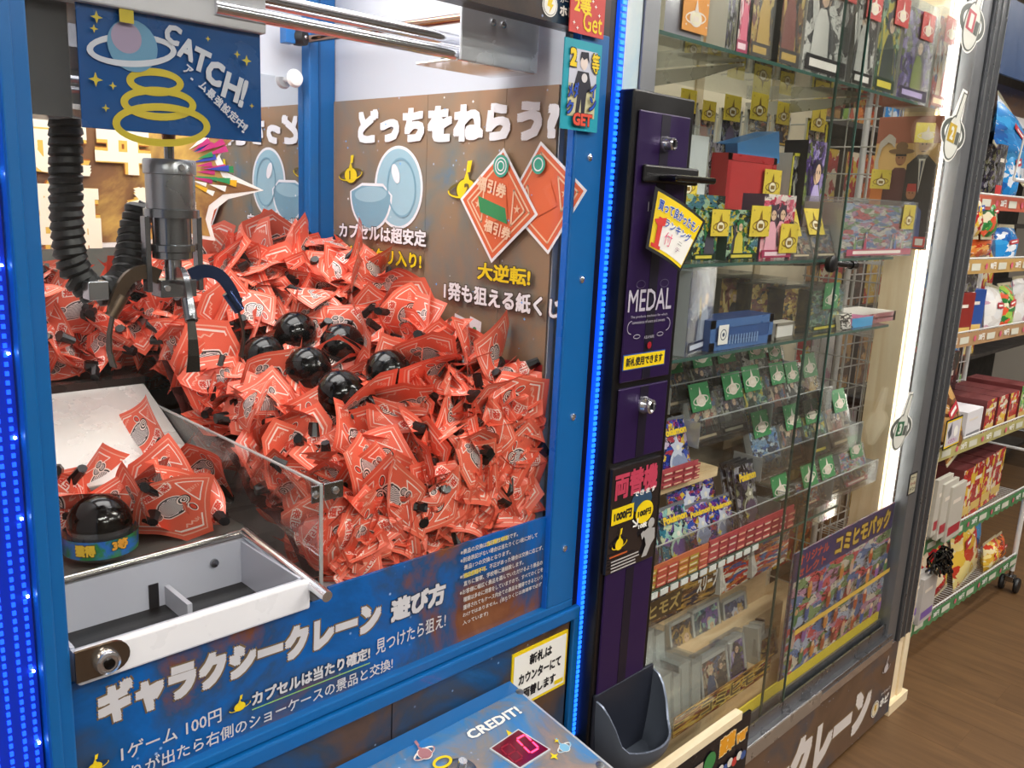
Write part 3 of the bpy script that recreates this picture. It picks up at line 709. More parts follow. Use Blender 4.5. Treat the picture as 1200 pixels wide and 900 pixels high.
def coil(path, R_, r, turns, m, name, parent):
    path = [Vector(p) for p in path]
    # resample
    ln = [0]
    for a, b_ in zip(path, path[1:]): ln.append(ln[-1] + (b_ - a).length)
    def at(s):
        for i in range(len(path) - 1):
            if s <= ln[i + 1] + 1e-9:
                f = (s - ln[i]) / (ln[i + 1] - ln[i]); return path[i].lerp(path[i + 1], f), (path[i + 1] - path[i]).normalized()
        return path[-1], (path[-1] - path[-2]).normalized()
    N_ = turns * 12; P = []
    for i in range(N_ + 1):
        c, t = at(ln[-1] * i / N_); an = 2 * math.pi * i / 12
        u = V(0, 1, 0) - t * t.y; u.normalize(); v_ = t.cross(u)
        P.append(c + (u * math.cos(an) + v_ * math.sin(an)) * R_)
    B().tube(P, r, m, 6).build(name, parent, True)
RUB = mat('121214', .45)
coil([(0.3226, 1.0000, 1.5588), (0.3194, 1.0000, 1.5048), (0.3171, 1.0000, 1.4515), (0.3184, 1.0000, 1.4153), (0.3257, 1.0000, 1.3912), (0.3408, 1.0000, 1.3757), (0.3610, 1.0000, 1.3767), (0.3794, 1.0100, 1.3895), (0.3901, 1.0200, 1.4127), (0.3992, 1.0300, 1.4413), (0.4093, 1.0300, 1.4707)], .0118, .0060, 34, RUB, 'coiled_cable', cl)
B().tube([(0.3211, 1.0000, 1.5604), (0.3162, 1.0000, 1.4649)], .004, mat('3a3c40', .4), 8).build('cable', cl, True)
B().box(*[v for v in [0.3238, 0.3447, 0.9650, 0.9850, 1.3706, 1.3907]], DC2).build('cable_clamp', cl, bevel=.001)
# ------------------------------------------------------------------ printed ticket paper (ink laid down into a picture made here)
def raster(size, bg):
    return np.ones((size, size, 3), np.float32) * np.array([int(bg[i:i + 2], 16) / 255 for i in (0, 2, 4)], np.float32)
def fill(img, tris, col):
    S = img.shape[0]; c = np.array([int(col[i:i + 2], 16) / 255 for i in (0, 2, 4)], np.float32)
    for t in tris:
        (ax, ay), (bx_, by), (cx, cy) = [(p[0] * S, p[1] * S) for p in t]
        x0, x1 = max(0, int(min(ax, bx_, cx))), min(S - 1, int(max(ax, bx_, cx)) + 1); y0, y1 = max(0, int(min(ay, by, cy))), min(S - 1, int(max(ay, by, cy)) + 1)
        if x0 > x1 or y0 > y1: continue
        X, Y = np.meshgrid(np.arange(x0, x1 + 1) + .5, np.arange(y0, y1 + 1) + .5)
        d = (bx_ - ax) * (cy - ay) - (by - ay) * (cx - ax)
        if abs(d) < 1e-9: continue
        u = ((bx_ - X) * (cy - Y) - (by - Y) * (cx - X)) / d; v = ((cx - X) * (ay - Y) - (cy - Y) * (ax - X)) / d; w_ = 1 - u - v
        e = -1e-4
        M_ = (u >= e) & (v >= e) & (w_ >= e)
        img[y0:y1 + 1, x0:x1 + 1][M_] = c
def tpoly(p): return [(p[0], p[i], p[i + 1]) for i in range(1, len(p) - 1)]
def tline(p, t):
    out = []
    for (x0, y0), (x1, y1) in zip(p, p[1:]):
        dx, dy = x1 - x0, y1 - y0; l = math.hypot(dx, dy) or 1; nx, ny = -dy / l * t / 2, dx / l * t / 2; ex, ey = dx / l * t / 3, dy / l * t / 3
        out += tpoly([(x0 + nx - ex, y0 + ny - ey), (x0 - nx - ex, y0 - ny - ey), (x1 - nx + ex, y1 - ny + ey), (x1 + nx + ex, y1 + ny + ey)])
    return out
def tcirc(a, b, r, ry=None, n=36, rot=0):
    ry = ry or r; c, d = math.cos(rot), math.sin(rot)
    return tpoly([(a + r * math.cos(t) * c - ry * math.sin(t) * d, b + r * math.cos(t) * d + ry * math.sin(t) * c) for t in [2 * math.pi * i / n for i in range(n)]])
def ttext(s, a, b, w_, h, ang, bold):
    vs, fs = glyphs(s, 0); x0, x1, y0, y1 = bbox(vs); c, d = math.cos(ang), math.sin(ang)
    out = []
    for ox, oy in stamps(bold):
        P = []
        for x, y in vs:
            X, Y = ((x + ox - x0) / (x1 - x0) - .5) * w_, ((y + oy - y0) / (y1 - y0) - .5) * h
            P.append((a + X * c - Y * d, b + X * d + Y * c))
        out += [tuple(P[i] for i in f) for f in fs]
    return out
im = raster(640, 'ea684f')
WH = 'f7e6dc'; BK = '1a1316'
fill(im, tline([(.06, .06), (.94, .06), (.94, .94), (.06, .94), (.06, .06)], .014), 'f0b09a')
for q in ([(.52, .12), (.88, .12), (.88, .48), (.52, .12)], [(.12, .52), (.12, .88), (.48, .88), (.12, .52)]): fill(im, tline(q, .016), WH)
for (a, b, an) in ((.77, .235, -math.pi / 4), (.235, .77, -math.pi / 4 + math.pi)): fill(im, ttext('当れい', a, b, .17, .075, an, .01), 'f2b9a4')
A4 = -math.pi / 4
for t, y in (('福引券', .27),):
    fill(im, ttext(t, y, y, .44, .155, A4, .13), WH); fill(im, ttext(t, y, y, .42, .145, A4, .035), 'd8432f')
# striped round emblem with a curl and a little cluster beside it
fill(im, tcirc(.54, .54, .205), WH); fill(im, tcirc(.54, .54, .185), BK); fill(im, tcirc(.54, .54, .165), 'e8dedb')
cx = cy = .54
for i in range(-7, 8):
    r = i * .022; hw = math.sqrt(max(0, .155 ** 2 - r * r)); c, d = math.cos(A4), math.sin(A4)
    pts = [(cx + c * s * hw - d * r, cy + d * s * hw + c * r + .008 * math.sin(s * 9)) for s in [-1 + k / 6 for k in range(13)]]
    fill(im, tline(pts, .008), BK)
fill(im, tcirc(.66, .44, .10), BK)
for r, c in ((.088, WH), (.068, BK), (.050, WH), (.032, BK), (.015, WH)): fill(im, tcirc(.655 + (.088 - r) * .25, .445 - (.088 - r) * .25, r), c)
for a, b, r in ((.36, .66, .06), (.42, .73, .055), (.33, .74, .05)):
    fill(im, tcirc(a, b, r + .016), WH); fill(im, tcirc(a, b, r), BK); fill(im, tcirc(a, b, r - .012), 'd8ccc8')
    for k in (-.03, -.01, .01, .03): fill(im, tline([(a + k, b - r * .7), (a + k, b + r * .7)], .007), BK)
fill(im, tcirc(.80, .58, .085, .05, rot=.9), WH); fill(im, tcirc(.80, .58, .072, .038, rot=.9), BK); fill(im, tcirc(.80, .58, .060, .027, rot=.9), 'e5503a')
fill(im, tline([(.70, .90), (.90, .90), (.90, .70)], .02), WH); fill(im, ttext('WIN', .82, .82, .12, .05, A4, .02), 'f2b9a4')
ti = bpy.data.images.new('ticket_print', 640, 640)
px = np.ones((640, 640, 4), np.float32); px[:, :, :3] = im
ti.pixels.foreach_set(px.ravel()); ti.update(); ti.pack()
TM, nt, N, L, b_ = newmat('ticket_paper')
tx = N.new('ShaderNodeTexImage'); tx.image = ti; L.new(tx.outputs[0], b_.inputs['Base Color']); b_.inputs['Roughness'].default_value = .38
TAPE = mat('131214', .3)
def make_sheet(Phi, sq, bend, twist, seed, S=.090, n=8):
    """square paper rolled to a cornet from one corner: (0,0) is the taped corner"""
    rr = random.Random(seed); sa = 90 / Phi; al = math.asin(sa); ca_ = math.cos(al)
    vs, uv, fs = [], [], []
    for j in range(n + 1):
        for i in range(n + 1):
            u, v = i / n, j / n; r = math.hypot(u, v); th = math.atan2(v, u) - math.pi / 4 if r > 0 else 0
            r = max(r, .13); ph = th / sa
            x, y, z = r * sa * math.cos(ph), r * sa * math.sin(ph), r * ca_
            x *= sq
            k = max(0, r - .35); x += bend * k * k; y += twist * k * k * (1 if th > 0 else -1) + twist * .4 * k
            x += .020 * math.sin(u * 7 + seed) * math.sin(v * 6 + seed * 2) * min(1, r * 1.5)
            vs.append((x * S, y * S, (z - .7) * S)); uv.append((u, v))
    for j in range(n):
        for i in range(n): fs.append((j * (n + 1) + i, j * (n + 1) + i + 1, (j + 1) * (n + 1) + i + 1, (j + 1) * (n + 1) + i))
    return vs, fs, uv
PROTO = []
for k in range(14):
    rr = random.Random(100 + k)
    PROTO.append(make_sheet(rr.uniform(125, 230) if k % 3 else rr.uniform(105, 140), rr.uniform(.45, .95), rr.uniform(-.25, .45), rr.uniform(-.35, .35), k + 1))
def tape_prof(k):
    vs = PROTO[k][0]; S = .090
    p = [Vector(v) for v in vs if v[2] < (-.7 + .30) * S]
    c = sum(p, Vector()) / len(p); return c
# shape of the heap
HP = [(.45, 1.45, 1.33), (.6, 1.45, 1.36), (.73, 1.45, 1.365), (.9, 1.45, 1.375), (.93, 1.3, 1.36), (.93, 1.22, 1.345), (.93, 1.08, 1.29), (.93, .95, 1.245), (.93, .87, 1.21), (.80, .87, 1.15),
      (.72, .87, 1.10), (.60, .87, 1.06), (.56, .87, 1.05), (.57, 1.0, 1.11), (.57, 1.2, 1.17), (.57, 1.4, 1.26), (.74, 1.262, 1.245), (.675, 1.24, 1.215), (.70, 1.145, 1.20), (.781, 1.175, 1.235), (.786, 1.055, 1.205), (.69, 1.045, 1.17), (.83, 1.37, 1.33), (.45, 1.41, 1.27), (.3, 1.44, 1.33), (.85, 1.15, 1.26), (.85, .98, 1.22)]
def H(x, y):
    s = t = 0
    for a, b, h in HP:
        w_ = 1 / (((x - a) ** 2 + (y - b) ** 2) ** 1.5 + 1e-5); s += w_ * h; t += w_
    return s / t
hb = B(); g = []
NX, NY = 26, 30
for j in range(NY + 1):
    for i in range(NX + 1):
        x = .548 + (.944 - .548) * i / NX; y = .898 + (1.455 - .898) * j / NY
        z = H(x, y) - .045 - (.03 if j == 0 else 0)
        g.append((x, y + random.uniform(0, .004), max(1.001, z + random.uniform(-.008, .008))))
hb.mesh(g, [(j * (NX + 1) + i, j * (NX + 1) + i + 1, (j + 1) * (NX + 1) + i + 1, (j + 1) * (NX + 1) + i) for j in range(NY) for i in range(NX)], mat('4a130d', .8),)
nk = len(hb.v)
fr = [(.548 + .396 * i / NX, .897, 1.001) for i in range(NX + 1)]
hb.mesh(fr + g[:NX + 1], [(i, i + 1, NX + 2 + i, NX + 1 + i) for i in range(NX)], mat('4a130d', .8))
# heap lowest layer: joined, uncountable
rs = random.Random(21)
def place(kv, R, c, lim):
    P = np.array(PROTO[kv][0]) @ np.array(R).T + np.array(c)
    lo, hi = P.min(0), P.max(0); sh = np.zeros(3)
    for a in (0, 1):
        if lo[a] < lim[a][0]: sh[a] = lim[a][0] - lo[a]
        elif hi[a] > lim[a][1]: sh[a] = lim[a][1] - hi[a]
    if lo[2] < lim[2]: sh[2] = lim[2] - lo[2]
    return P + sh, sh
def rrot(rs, up=.15):
    while True:
        d = Vector((rs.gauss(0, 1), rs.gauss(0, 1), rs.gauss(0, .75)))
        if d.length > .3: break
    d.normalize()
    return (Vector((0, 0, 1)).rotation_difference(d).to_matrix() @ rotmat(0, 0, rs.uniform(0, 6.28)))
LIM = ((.546, .9475), (.8565, 1.478), 1.001)
for k in range(420):
    x, y = rs.uniform(.56, .93), rs.uniform(.88, 1.44)
    zz_ = H(x, y) - .038
    if k < 190: y = .883; x = rs.uniform(.56, .93) if k % 3 else rs.uniform(.78, .93); zz_ = rs.uniform(1.0, H(x, y) - .01)
    kv = rs.randrange(14); P, _ = place(kv, rrot(rs), (x, y, zz_), LIM)
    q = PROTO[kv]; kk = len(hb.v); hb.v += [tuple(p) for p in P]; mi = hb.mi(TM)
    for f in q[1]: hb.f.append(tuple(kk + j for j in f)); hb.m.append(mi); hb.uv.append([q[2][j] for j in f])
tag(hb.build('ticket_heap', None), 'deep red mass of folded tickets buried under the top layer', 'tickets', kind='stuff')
# the tickets one can count
MESHES = []
for k in range(14):
    vs, fs, uv = PROTO[k]; b = B(); b.mesh(vs, fs, TM, uv)
    t = tape_prof(k); S = .090
    d = Vector((t.x, t.y, t.z)) - Vector((0, 0, -.7 * S)); 
    tb = B(); base = Vector((t.x * .3, t.y * .3, -.64 * S)); e = Vector((t.x, t.y, (-.7 + .27) * S))
    tb.rings([[c + V(math.cos(a) * r, math.sin(a) * r * .8, 0) for a in [2 * math.pi * i / 8 for i in range(8)]] for c, r in ((base, .0075), (base.lerp(e, .5), .0090), (e, .0110))], TAPE)
    MESHES.append((b, tb))
made = {}
def ticket(kv, R, loc, label, group):
    if kv not in made:
        b, tb = MESHES[kv]
        o = b.build('lottery_ticket', None, smooth=True); tp = tb.build('tape', o, True); made[kv] = (o.data, tp.data)
    else:
        o = bpy.data.objects.new('lottery_ticket', made[kv][0]); COL.objects.link(o)
        tp = bpy.data.objects.new('tape', made[kv][1]); COL.objects.link(tp); tp.parent = o
    o.matrix_world = Matrix.Translation(loc) @ R.to_4x4()
    tag(o, label, 'ticket', group); return o
LBL = 'red folded lottery ticket with a black taped tip in the middle of the heap'
GRP = 'red folded lottery tickets in the middle of the heap'
CAPS = [(.745, 1.262, 1.262), (.675, 1.24, 1.232), (.70, 1.145, 1.226), (.781, 1.175, 1.252), (.786, 1.055, 1.228), (.69, 1.040, 1.206)]
acc = []
tries = 0
while len(acc) < 280 and tries < 40000:
    tries += 1
    if rs.random() < .24:
        x = rs.uniform(.565, .93); top = H(x, .875); y = .882; z = rs.uniform(1.03, max(1.035, top))
    elif rs.random() < .15:
        x = rs.uniform(.30, .56); y = rs.uniform(1.415, 1.45); z = rs.uniform(1.20, H(x, y) + .01)
    else:
        x, y = rs.uniform(.57, .93), rs.uniform(.88, 1.45); z = H(x, y) + rs.uniform(-.02, .008)
    c = Vector((x, y, z))
    md = .030 if len(acc) < 200 else .022
    if any((c - a).length < md for a in acc): continue
    if any((Vector(q) - c).length < .052 for q in CAPS): continue
    # keep the sight line to the capsules free
    bad = False
    for q in CAPS:
        q = Vector(q); e = Vector((0, 0, 1.5)); d = (q - e).normalized(); s = (c - e).dot(d)
        if s < (q - e).length and ((e + d * s) - c).length < .056: bad = True
    if bad: continue
    R = rrot(rs); kv = rs.randrange(14)
    lim = LIM if x > .56 else ((.255, .9475), (1.380, 1.478), 1.19)
    P, sh = place(kv, R, c, lim)
    if x <= .56 and y > 1.4: lb_, gp_ = 'red folded lottery ticket piled on the rear ledge below the golden starburst sign', 'red tickets piled on the rear ledge'
    elif y < .90: lb_, gp_ = 'red folded lottery ticket pressed against the front window glass of the heap', 'red tickets against the front glass'
    elif x > .86: lb_, gp_ = 'red folded lottery ticket heaped along the galaxy printed side wall', 'red tickets along the side wall'
    elif y > 1.30: lb_, gp_ = 'red folded lottery ticket at the back of the heap before the blue rear post', 'red tickets at the back of the heap'
    elif x < .68: lb_, gp_ = 'red folded lottery ticket heaped against the clear acrylic chute guard', 'red tickets beside the chute guard'
    else: lb_, gp_ = LBL, GRP
    acc.append(c); ticket(kv, R, c + Vector(sh), lb_, gp_)
# those lying beside and behind the prize chute
L2 = 'red folded lottery ticket lying on the low deck behind the prize chute'
G2 = 'red folded lottery tickets behind the prize chute'
k = 0
for (p, q) in (((.275, 1.13), 1.06), ((.33, 1.15), 1.062), ((.375, 1.14), 1.058), ((.42, 1.11), 1.055), ((.46, 1.10), 1.060), ((.50, 1.11), 1.06), ((.275, 1.07), 1.05), ((.43, 1.06), 1.055), ((.465, 1.045), 1.06), ((.505, 1.04), 1.06),
               ((.30, 1.16), 1.085), ((.345, 1.165), 1.08), ((.395, 1.155), 1.065), ((.44, 1.05), 1.085), ((.49, 1.08), 1.09), ((.41, 1.11), 1.085), ((.30, 1.13), 1.085), ((.52, 1.14), 1.075)):
    R = rrot(rs); kv = rs.randrange(14); cc_ = V(.345, 1.03, 1.08)
    for _ in range(60):
        P, sh = place(kv, R, (*p, q), ((.252, .5365), (1.012, 1.30), 1.038))
        dd_ = cc_.normalized(); rel = P - np.array((0, 0, 1.5)); v_ = np.array(cc_ - V(0, 0, 1.5)); vl = np.linalg.norm(v_); v_ /= vl
        s_ = rel @ v_; off_ = np.linalg.norm(rel - np.outer(s_, v_), axis=1)
        if not ((off_ < .047) & (s_ < vl + .03)).any(): break
        R = rrot(rs)
    P, sh = place(kv, R, (*p, q), ((.252, .5365), (1.012, 1.30), 1.038))
    ticket(kv, R, Vector((*p, q)) + Vector(sh), L2, G2)
R = Vector((0, 0, 1)).rotation_difference(Vector((-.62, .45, .35)).normalized()).to_matrix() @ rotmat(0, 0, 1.2)
ticket(3, R, Vector((.455, 1.225, 1.145)), 'single red ticket resting alone on the pale slide plate', None)
# capsules
CB = mat('050506', .13, 0, 0, 0, 0, .03)
for i, (c, lb) in enumerate(zip(CAPS, ('glossy black capsule, rearmost of the six on the ticket heap', 'glossy black capsule, leftmost of the six on the heap', 'small looking black capsule half hidden in the middle of the six',
                                       'glossy black capsule, upper right behind the frontmost one', 'glossy black capsule, rightmost of the six on the heap', 'large glossy black capsule, frontmost of the six on the heap'))):
    c = Vector(c); r = .0355 if i not in (5,) else .038
    t = thing('prize_capsule', lb, 'capsule', c, 'black prize capsules on the heap')
    R = rotmat(rs.uniform(-.6, .6), rs.uniform(-.6, .6), 0)
    for nm, z0, z1 in (('upper_shell', .0, 1), ('lower_shell', -1, 0)):
        b = B(); n = 8; pr_ = [(math.sin(math.pi / 2 * (1 - k / n)) * r if z1 else math.sin(math.pi / 2 * k / n) * r, ((math.cos(math.pi / 2 * (1 - k / n)) if z1 else -math.cos(math.pi / 2 * k / n)) * r * .93)) for k in range(n + 1)]
        pr_ = [(max(a, .0005), z) for a, z in pr_]
        b.rings([[c + R @ V(a * math.cos(2 * math.pi * j / 28), a * math.sin(2 * math.pi * j / 28), z + (.0006 if z1 else -.0006)) for j in range(28)] for a, z in pr_], CB)
        b.build(nm, t, True)
    b = B(); b.rings([[c + R @ V(r * 1.025 * math.cos(2 * math.pi * j / 28), r * 1.025 * math.sin(2 * math.pi * j / 28), z) for j in range(28)] for z in (-.003, .003)], CB); b.build('rim', t, True)
c = Vector((0.3523, 1.0582, 1.0830)); r = .0405
t = thing('prize_capsule', 'black capsule in a clear cup with a printed band by the chute', 'capsule', c)
b = B(); n = 10; b.rings([[c + V(a * math.cos(2 * math.pi * j / 32), a * math.sin(2 * math.pi * j / 32), z) for j in range(32)] for a, z in [(max(.0005, math.sin(math.pi / 2 * (1 - k / n)) * r * .93), math.cos(math.pi / 2 * (1 - k / n)) * r * .9) for k in range(n + 1)]], CB); b.build('upper_shell', t, True)
b = B(); b.rings([[c + V(a * math.cos(2 * math.pi * j / 32), a * math.sin(2 * math.pi * j / 32), z) for j in range(32)] for a, z in ((.012, -.0445), (.028, -.042), (.037, -.034), (.0375, -.006), (.036, 0))], mat('1a1a1c', .1, 0, 0, 0, 1)); b.build('lower_shell', t, True)
b = B(); b.rings([[c + V(a * math.cos(2 * math.pi * j / 32), a * math.sin(2 * math.pi * j / 32), z) for j in range(32)] for a, z in ((.0425, -.034), (.0435, -.004), (.0435, 0.002))], ACRY, cap0=False, cap1=False); b.build('clear_cup', t, True)
band = galaxy('band_print', ['2a5fae', '2f6fc0', '2a7a4a', '4a9a3a', 'b98a2a'], 30, 1, .3, False)
b = B(); b.rings([[c + V(a * math.cos(2 * math.pi * j / 32), a * math.sin(2 * math.pi * j / 32), z) for j in range(32)] for a, z in ((.0430, -.031), (.0438, -.008))], band, cap0=False, cap1=False); bo = b.build('band', t, True)
fn = lambda a, b_, h: c + V((.0440 + h) * math.cos(-1.9 + a / .044), (.0440 + h) * math.sin(-1.9 + a / .044), b_)
pr = Print(None, .0002, fn); pr.text('獲得', -.030, -.026, .024, .015, mat('e8c23a', .4), bold=.06, out=mat('6a3a12', .5)); pr.text('3等', .012, -.022, .020, .014, mat('e8a23a', .4), bold=.06, out=mat('1a4a22', .5))
pr.build(bo)
# ------------------------------------------------------------------ glass showcase with prizes
sc_ = thing('display_case', 'tall glass showcase with grey aluminium frame full of card prizes', 'display case', (1.78, 1.05, 0))
BEIGE = mat('d9cfb6', .6); TRACK = mat('85868a', .3, .9)
bx('case_post', sc_, 1.080, 1.118, .838, .870, .26, 2.2, ALU, .002)
bx('case_panel', sc_, 1.040, 1.079, .842, .846, 1.40, 2.2, galaxy('sky_panel', ['7fb4d8', 'a9cde0', 'd9e2dc', 'e8e4d2'], 3, 4, .4, False))
bx('case_side', sc_, 1.040, 1.048, .872, 1.225, .02, 2.2, BEIGE)
rpst = B(); rpst.box(2.430, 2.495, .832, .870, .26, 2.2, ALU); rpst.box(2.498, 2.600, .826, .870, .26, 2.2, ALUD)
rpst = rpst.build('corner_post', sc_, bevel=.002)
for x in (2.510, 2.548, 2.590): bx('post_ridge', rpst, x, x + .004, .823, .826, .26, 2.2, mat('a8abae', .3, .8))
bx('case_top', sc_, 1.04, 2.52, .84, 1.23, 2.18, 2.22, ALU)
bx('case_floor', sc_, 1.05, 2.50, .87, 1.22, .30, .318, PINEX)
bx('case_base', sc_, 1.05, 2.50, .87, 1.22, .05, .30, mat('4a4440', .6))
bk_ = bx('back_panel', sc_, 1.048, 2.44, 1.220, 1.230, .30, 2.18, BEIGE)
for x in (1.42, 1.78, 2.13): bx('panel_batten', bk_, x, x + .03, 1.214, 1.220, .32, 2.18, mat('b9a98a', .6))
# track and printed front
bx('door_track', sc_, 1.118, 2.455, .826, .870, .282, .300, TRACK, .001)
bx('door_track', sc_, 1.118, 2.455, .840, .8445, .300, .335, TRACK); bx('door_track', sc_, 1.118, 2.455, .858, .8620, .300, .345, ALU)
bx('door_track', sc_, 1.118, 2.455, .824, .828, .262, .286, CHROME)
bx('track_cover', sc_, 1.50, 2.00, .822, .8255, .262, .300, mat('9a8f84', .3, .4))
fp = bx('front_panel', sc_, 1.118, 2.520, .828, .836, .020, .262, galaxy('galaxy_base', ['4a3a30', '5a4636', '6a5240', '3a4654', '2a5a86'], 3.0, 9, .4))
pr = Print(yplane(.8278)); LT2 = mat('dcd6d2', .45); GO3 = mat('7a6448', .5)
pr.text('ギャラクシークレーン', 1.16, .040, 1.20, .165, LT2, bold=.085, out=GO3, ob=.05)
pr.planet(2.445, .195, .020, mat('c9c2c4', .4), mat('5a4a44', .5)); pr.disc(2.402, .078, .026, PAPERW, n=32); pr.disc(2.402, .078, .023, mat('4a3a30', .5), n=32); pr.disc(2.402, .078, .021, mat('e9dfc0', .4), n=32)
pr.poly([(2.396, .092), (2.410, .092), (2.406, .080), (2.412, .080), (2.398, .060), (2.401, .074), (2.394, .076)], mat('c9a02a', .4))
pr.text('ホビ', 2.432, .068, .062, .030, PAPERW, bold=.06); pr.text('カードショップ', 2.432, .108, .065, .010, PAPERW, bold=.02)
pr.build(fp)
bx('wood_foot', sc_, 2.545, 2.600, .842, .870, 0, .26, PINE, .001); bx('wood_foot', sc_, 2.602, 2.640, .836, .868, 0, .80, PINE, .001)
bx('wood_foot', sc_, 2.525, 2.665, .826, .870, 0, .035, PINE, .001)
# right inner side: LED, pine board, wire mesh
bx('led_tube', sc_, 2.404, 2.420, .872, .886, .34, 2.17, mat('fff9ee', .5, 0, 8))
bx('led_channel', sc_, 2.421, 2.428, .871, .898, .34, 2.17, mat('b8b8b8', .4))
bx('side_board', sc_, 2.402, 2.432, .900, .980, .32, 2.17, PINE, .001)
wm = B(); WIRE = mat('b9bab8', .3, .6)
for i in range(4): wm.tube([(2.415, .99 + i * .0733, .34), (2.415, .99 + i * .0733, 2.1)], .0022, WIRE, 5)
for i in range(24): wm.tube([(2.412, .985, .36 + i * .0733), (2.412, 1.215, .36 + i * .0733)], .0022, WIRE, 5)
bk2 = wm.build('wire_mesh', sc_); bk2['kind'] = 'stuff'
# glass shelves
for z, x1, nm in ((1.766, 2.21, 'a'), (1.398, 2.19, 'b'), (1.227, 2.22, 'c')):
    s = bx('glass_shelf', sc_, 1.12, x1, .872, 1.18, z - .006, z, SHELFGLASS)
    bx('shelf_edge', s, 1.12, x1, .8705, .8725, z - .006, z, EDGE)
    bx('shelf_edge', s, x1, x1 + .002, .8725, 1.18, z - .006, z, EDGE)
    for x in (1.46, 2.0):
        b = B(); b.poly([V(x, .90, z - .010), V(x, 1.214, z - .010), V(x, 1.214, z - .045), V(x, 1.0, z - .030)], WIRE); b.poly([V(x + .004, .90, z - .010), V(x + .004, 1.0, z - .030), V(x + .004, 1.214, z - .045), V(x + .004, 1.214, z - .010)], WIRE)
        b.box(x - .001, x + .005, .90, 1.214, z - .012, z - .008, WIRE); b.build('shelf_bracket', s)
s = bx('glass_shelf', sc_, 1.12, 2.06, .872, 1.18, .772, .778, SHELFGLASS)
bx('shelf_edge', s, 1.12, 2.06, .8705, .8725, .772, .778, EDGE)
tb = B()
for i in range(16): tb.box(1.13 + i * .034, 1.155 + i * .034, .868, .8700, .764, .776, mat('e8ecea', .4))
o = tb.build('shelf_tape', s); o['kind'] = 'stuff'
# sliding glass doors
d1 = bx('door_glass', sc_, 1.118, 1.823, .8405, .8440, .302, 2.17, GLASS)
bx('glass_edge', d1, 1.823, 1.8265, .840, .8445, .302, 2.17, EDGE)
d2 = bx('door_glass', sc_, 1.738, 2.450, .8500, .8535, .302, 2.17, GLASS)
bx('glass_edge', d2, 1.7335, 1.738, .8495, .854, .302, 2.17, mat('2c4a42', .15, 0, 0, 0, .5))
lkr = B().lathe([(.016, 0), (.018, .003), (.018, .012), (.014, .015)], mat('141416', .35), (1.775, .8405, 1.392), 24, (0, -1, 0)).build('door_lock', sc_, True)
B().tube([(1.785, .835, 1.392), (1.870, .835, 1.388)], .007, mat('2e2e30', .25, .8), 14).build('lock_bar', lkr, True)
B().tube([(1.872, .835, 1.388), (1.895, .835, 1.387)], .0095, mat('4a4a4c', .2, .9), 14).build('lock_barrel', lkr, True)
# planet shaped number stickers on the post
def sticker(a, b, s, m, num, label):
    root = thing('planet_sticker', label, 'sticker', (a, .8185, b))
    pl = yplane(.8185); KK = mat('5c615c', .4); pr = Print(pl, 0.0)
    c, d = math.cos(-.16), math.sin(-.16); fn0 = lambda x, y, h: pl.p(a + (x * c - y * d) * s * 1.6, b + (x * d + y * c) * s, h)
    pr.fn = fn0
    pr.disc(0, -.05, .86, PAPERW, ry=.66, n=30); pr.disc(0, -.2, .58, PAPERW, ry=.95, n=30); pr.poly([(-.36, .5), (.36, .5), (.28, 1.72), (-.08, 1.72)], PAPERW)
    pr.disc(0, -.05, .80, KK, ry=.60, n=30); pr.disc(0, -.05, .62, PAPERW, ry=.40, n=30); pr.disc(0, -.2, .52, KK, ry=.88, n=30); pr.disc(0, -.2, .46, m, ry=.82, n=30)
    pr.poly([(-.12, .55), (.22, .55), (.30, 1.62), (.02, 1.62)], KK); pr.poly([(-.08, .5), (.18, .5), (.25, 1.56), (.06, 1.56)], m)
    pr.rect(-.38, -.40, .12, .30, {'1': mat('b8505a', .4), '2': mat('c0a02e', .4), '3': mat('2f6a48', .4)}[num]); pr.rect(.16, -.40, .40, .08, KK)
    pr.text(num, -.25, -.32, .24, .52, m, bold=.05)
    pr.build(root, 'lettering')
    o = B(); o.rings([[fn0(.50 * math.cos(t), -.2 + .84 * math.sin(t), -h) for t in [2 * math.pi * i / 20 for i in range(20)]] for h in (.0006, 0.0001)], PAPERW); o.build('backing', root)
STM = mat('d7d8cf', .4)
sticker(2.335, 1.966, .066, STM, '1', 'grey planet sticker with a red number patch high on the post')
sticker(2.318, 1.705, .062, STM, '2', 'grey planet sticker with a yellow number patch on the showcase post')
sticker(2.262, .960, .054, STM, '3', 'grey planet sticker with a green number patch, lowest on the post')

# ------------------------------------------------------------------ change machine
cm = thing('change_machine', 'slim black and purple banknote change machine beside the showcase', 'change machine', (1.10, .83, 0))
YC = .806; PUR = mat('2a1648', .35, .2, 0, .1); PURD = mat('1c182a', .4, .2); BLK = mat('0b0b0e', .35)
bx('housing', cm, 1.028, 1.182, YC, .838, .42, 1.660, BLK, .003)
def purp(z0, z1, x0=1.040, x1=1.168):
    p = bx('face_plate', cm, x0, x1, YC - .004, YC, z0, z1, PUR, .002)
    bx('stripe', p, 1.093, 1.115, YC - .0045, YC - .004, z0 + .002, z1 - .002, PURD); return p
p1 = purp(1.225, 1.632); p2 = purp(1.095, 1.216); p3 = purp(.655, .905)
def lockf(p, x, z, r=.011):
    k = B().lathe([(r, 0), (r, .004), (r * .85, .007), (r * .8, .016), (r * .6, .018), (r * .55, .015)], CHROME, (x, YC - .004, z), 22, (0, -1, 0)).build('lock', p, True)
    B().box(x - .0012, x + .0012, YC - .0225, YC - .019, z - .005, z + .005, BLACK).build('keyhole', p)
lockf(p1, 1.106, 1.588, .0115); lockf(p2, 1.105, 1.183, .0145)
sl_ = B().box(1.052, 1.192, YC - .012, YC - .004, 1.530, 1.556, BLACK).build('banknote_slot', cm, bevel=.003)
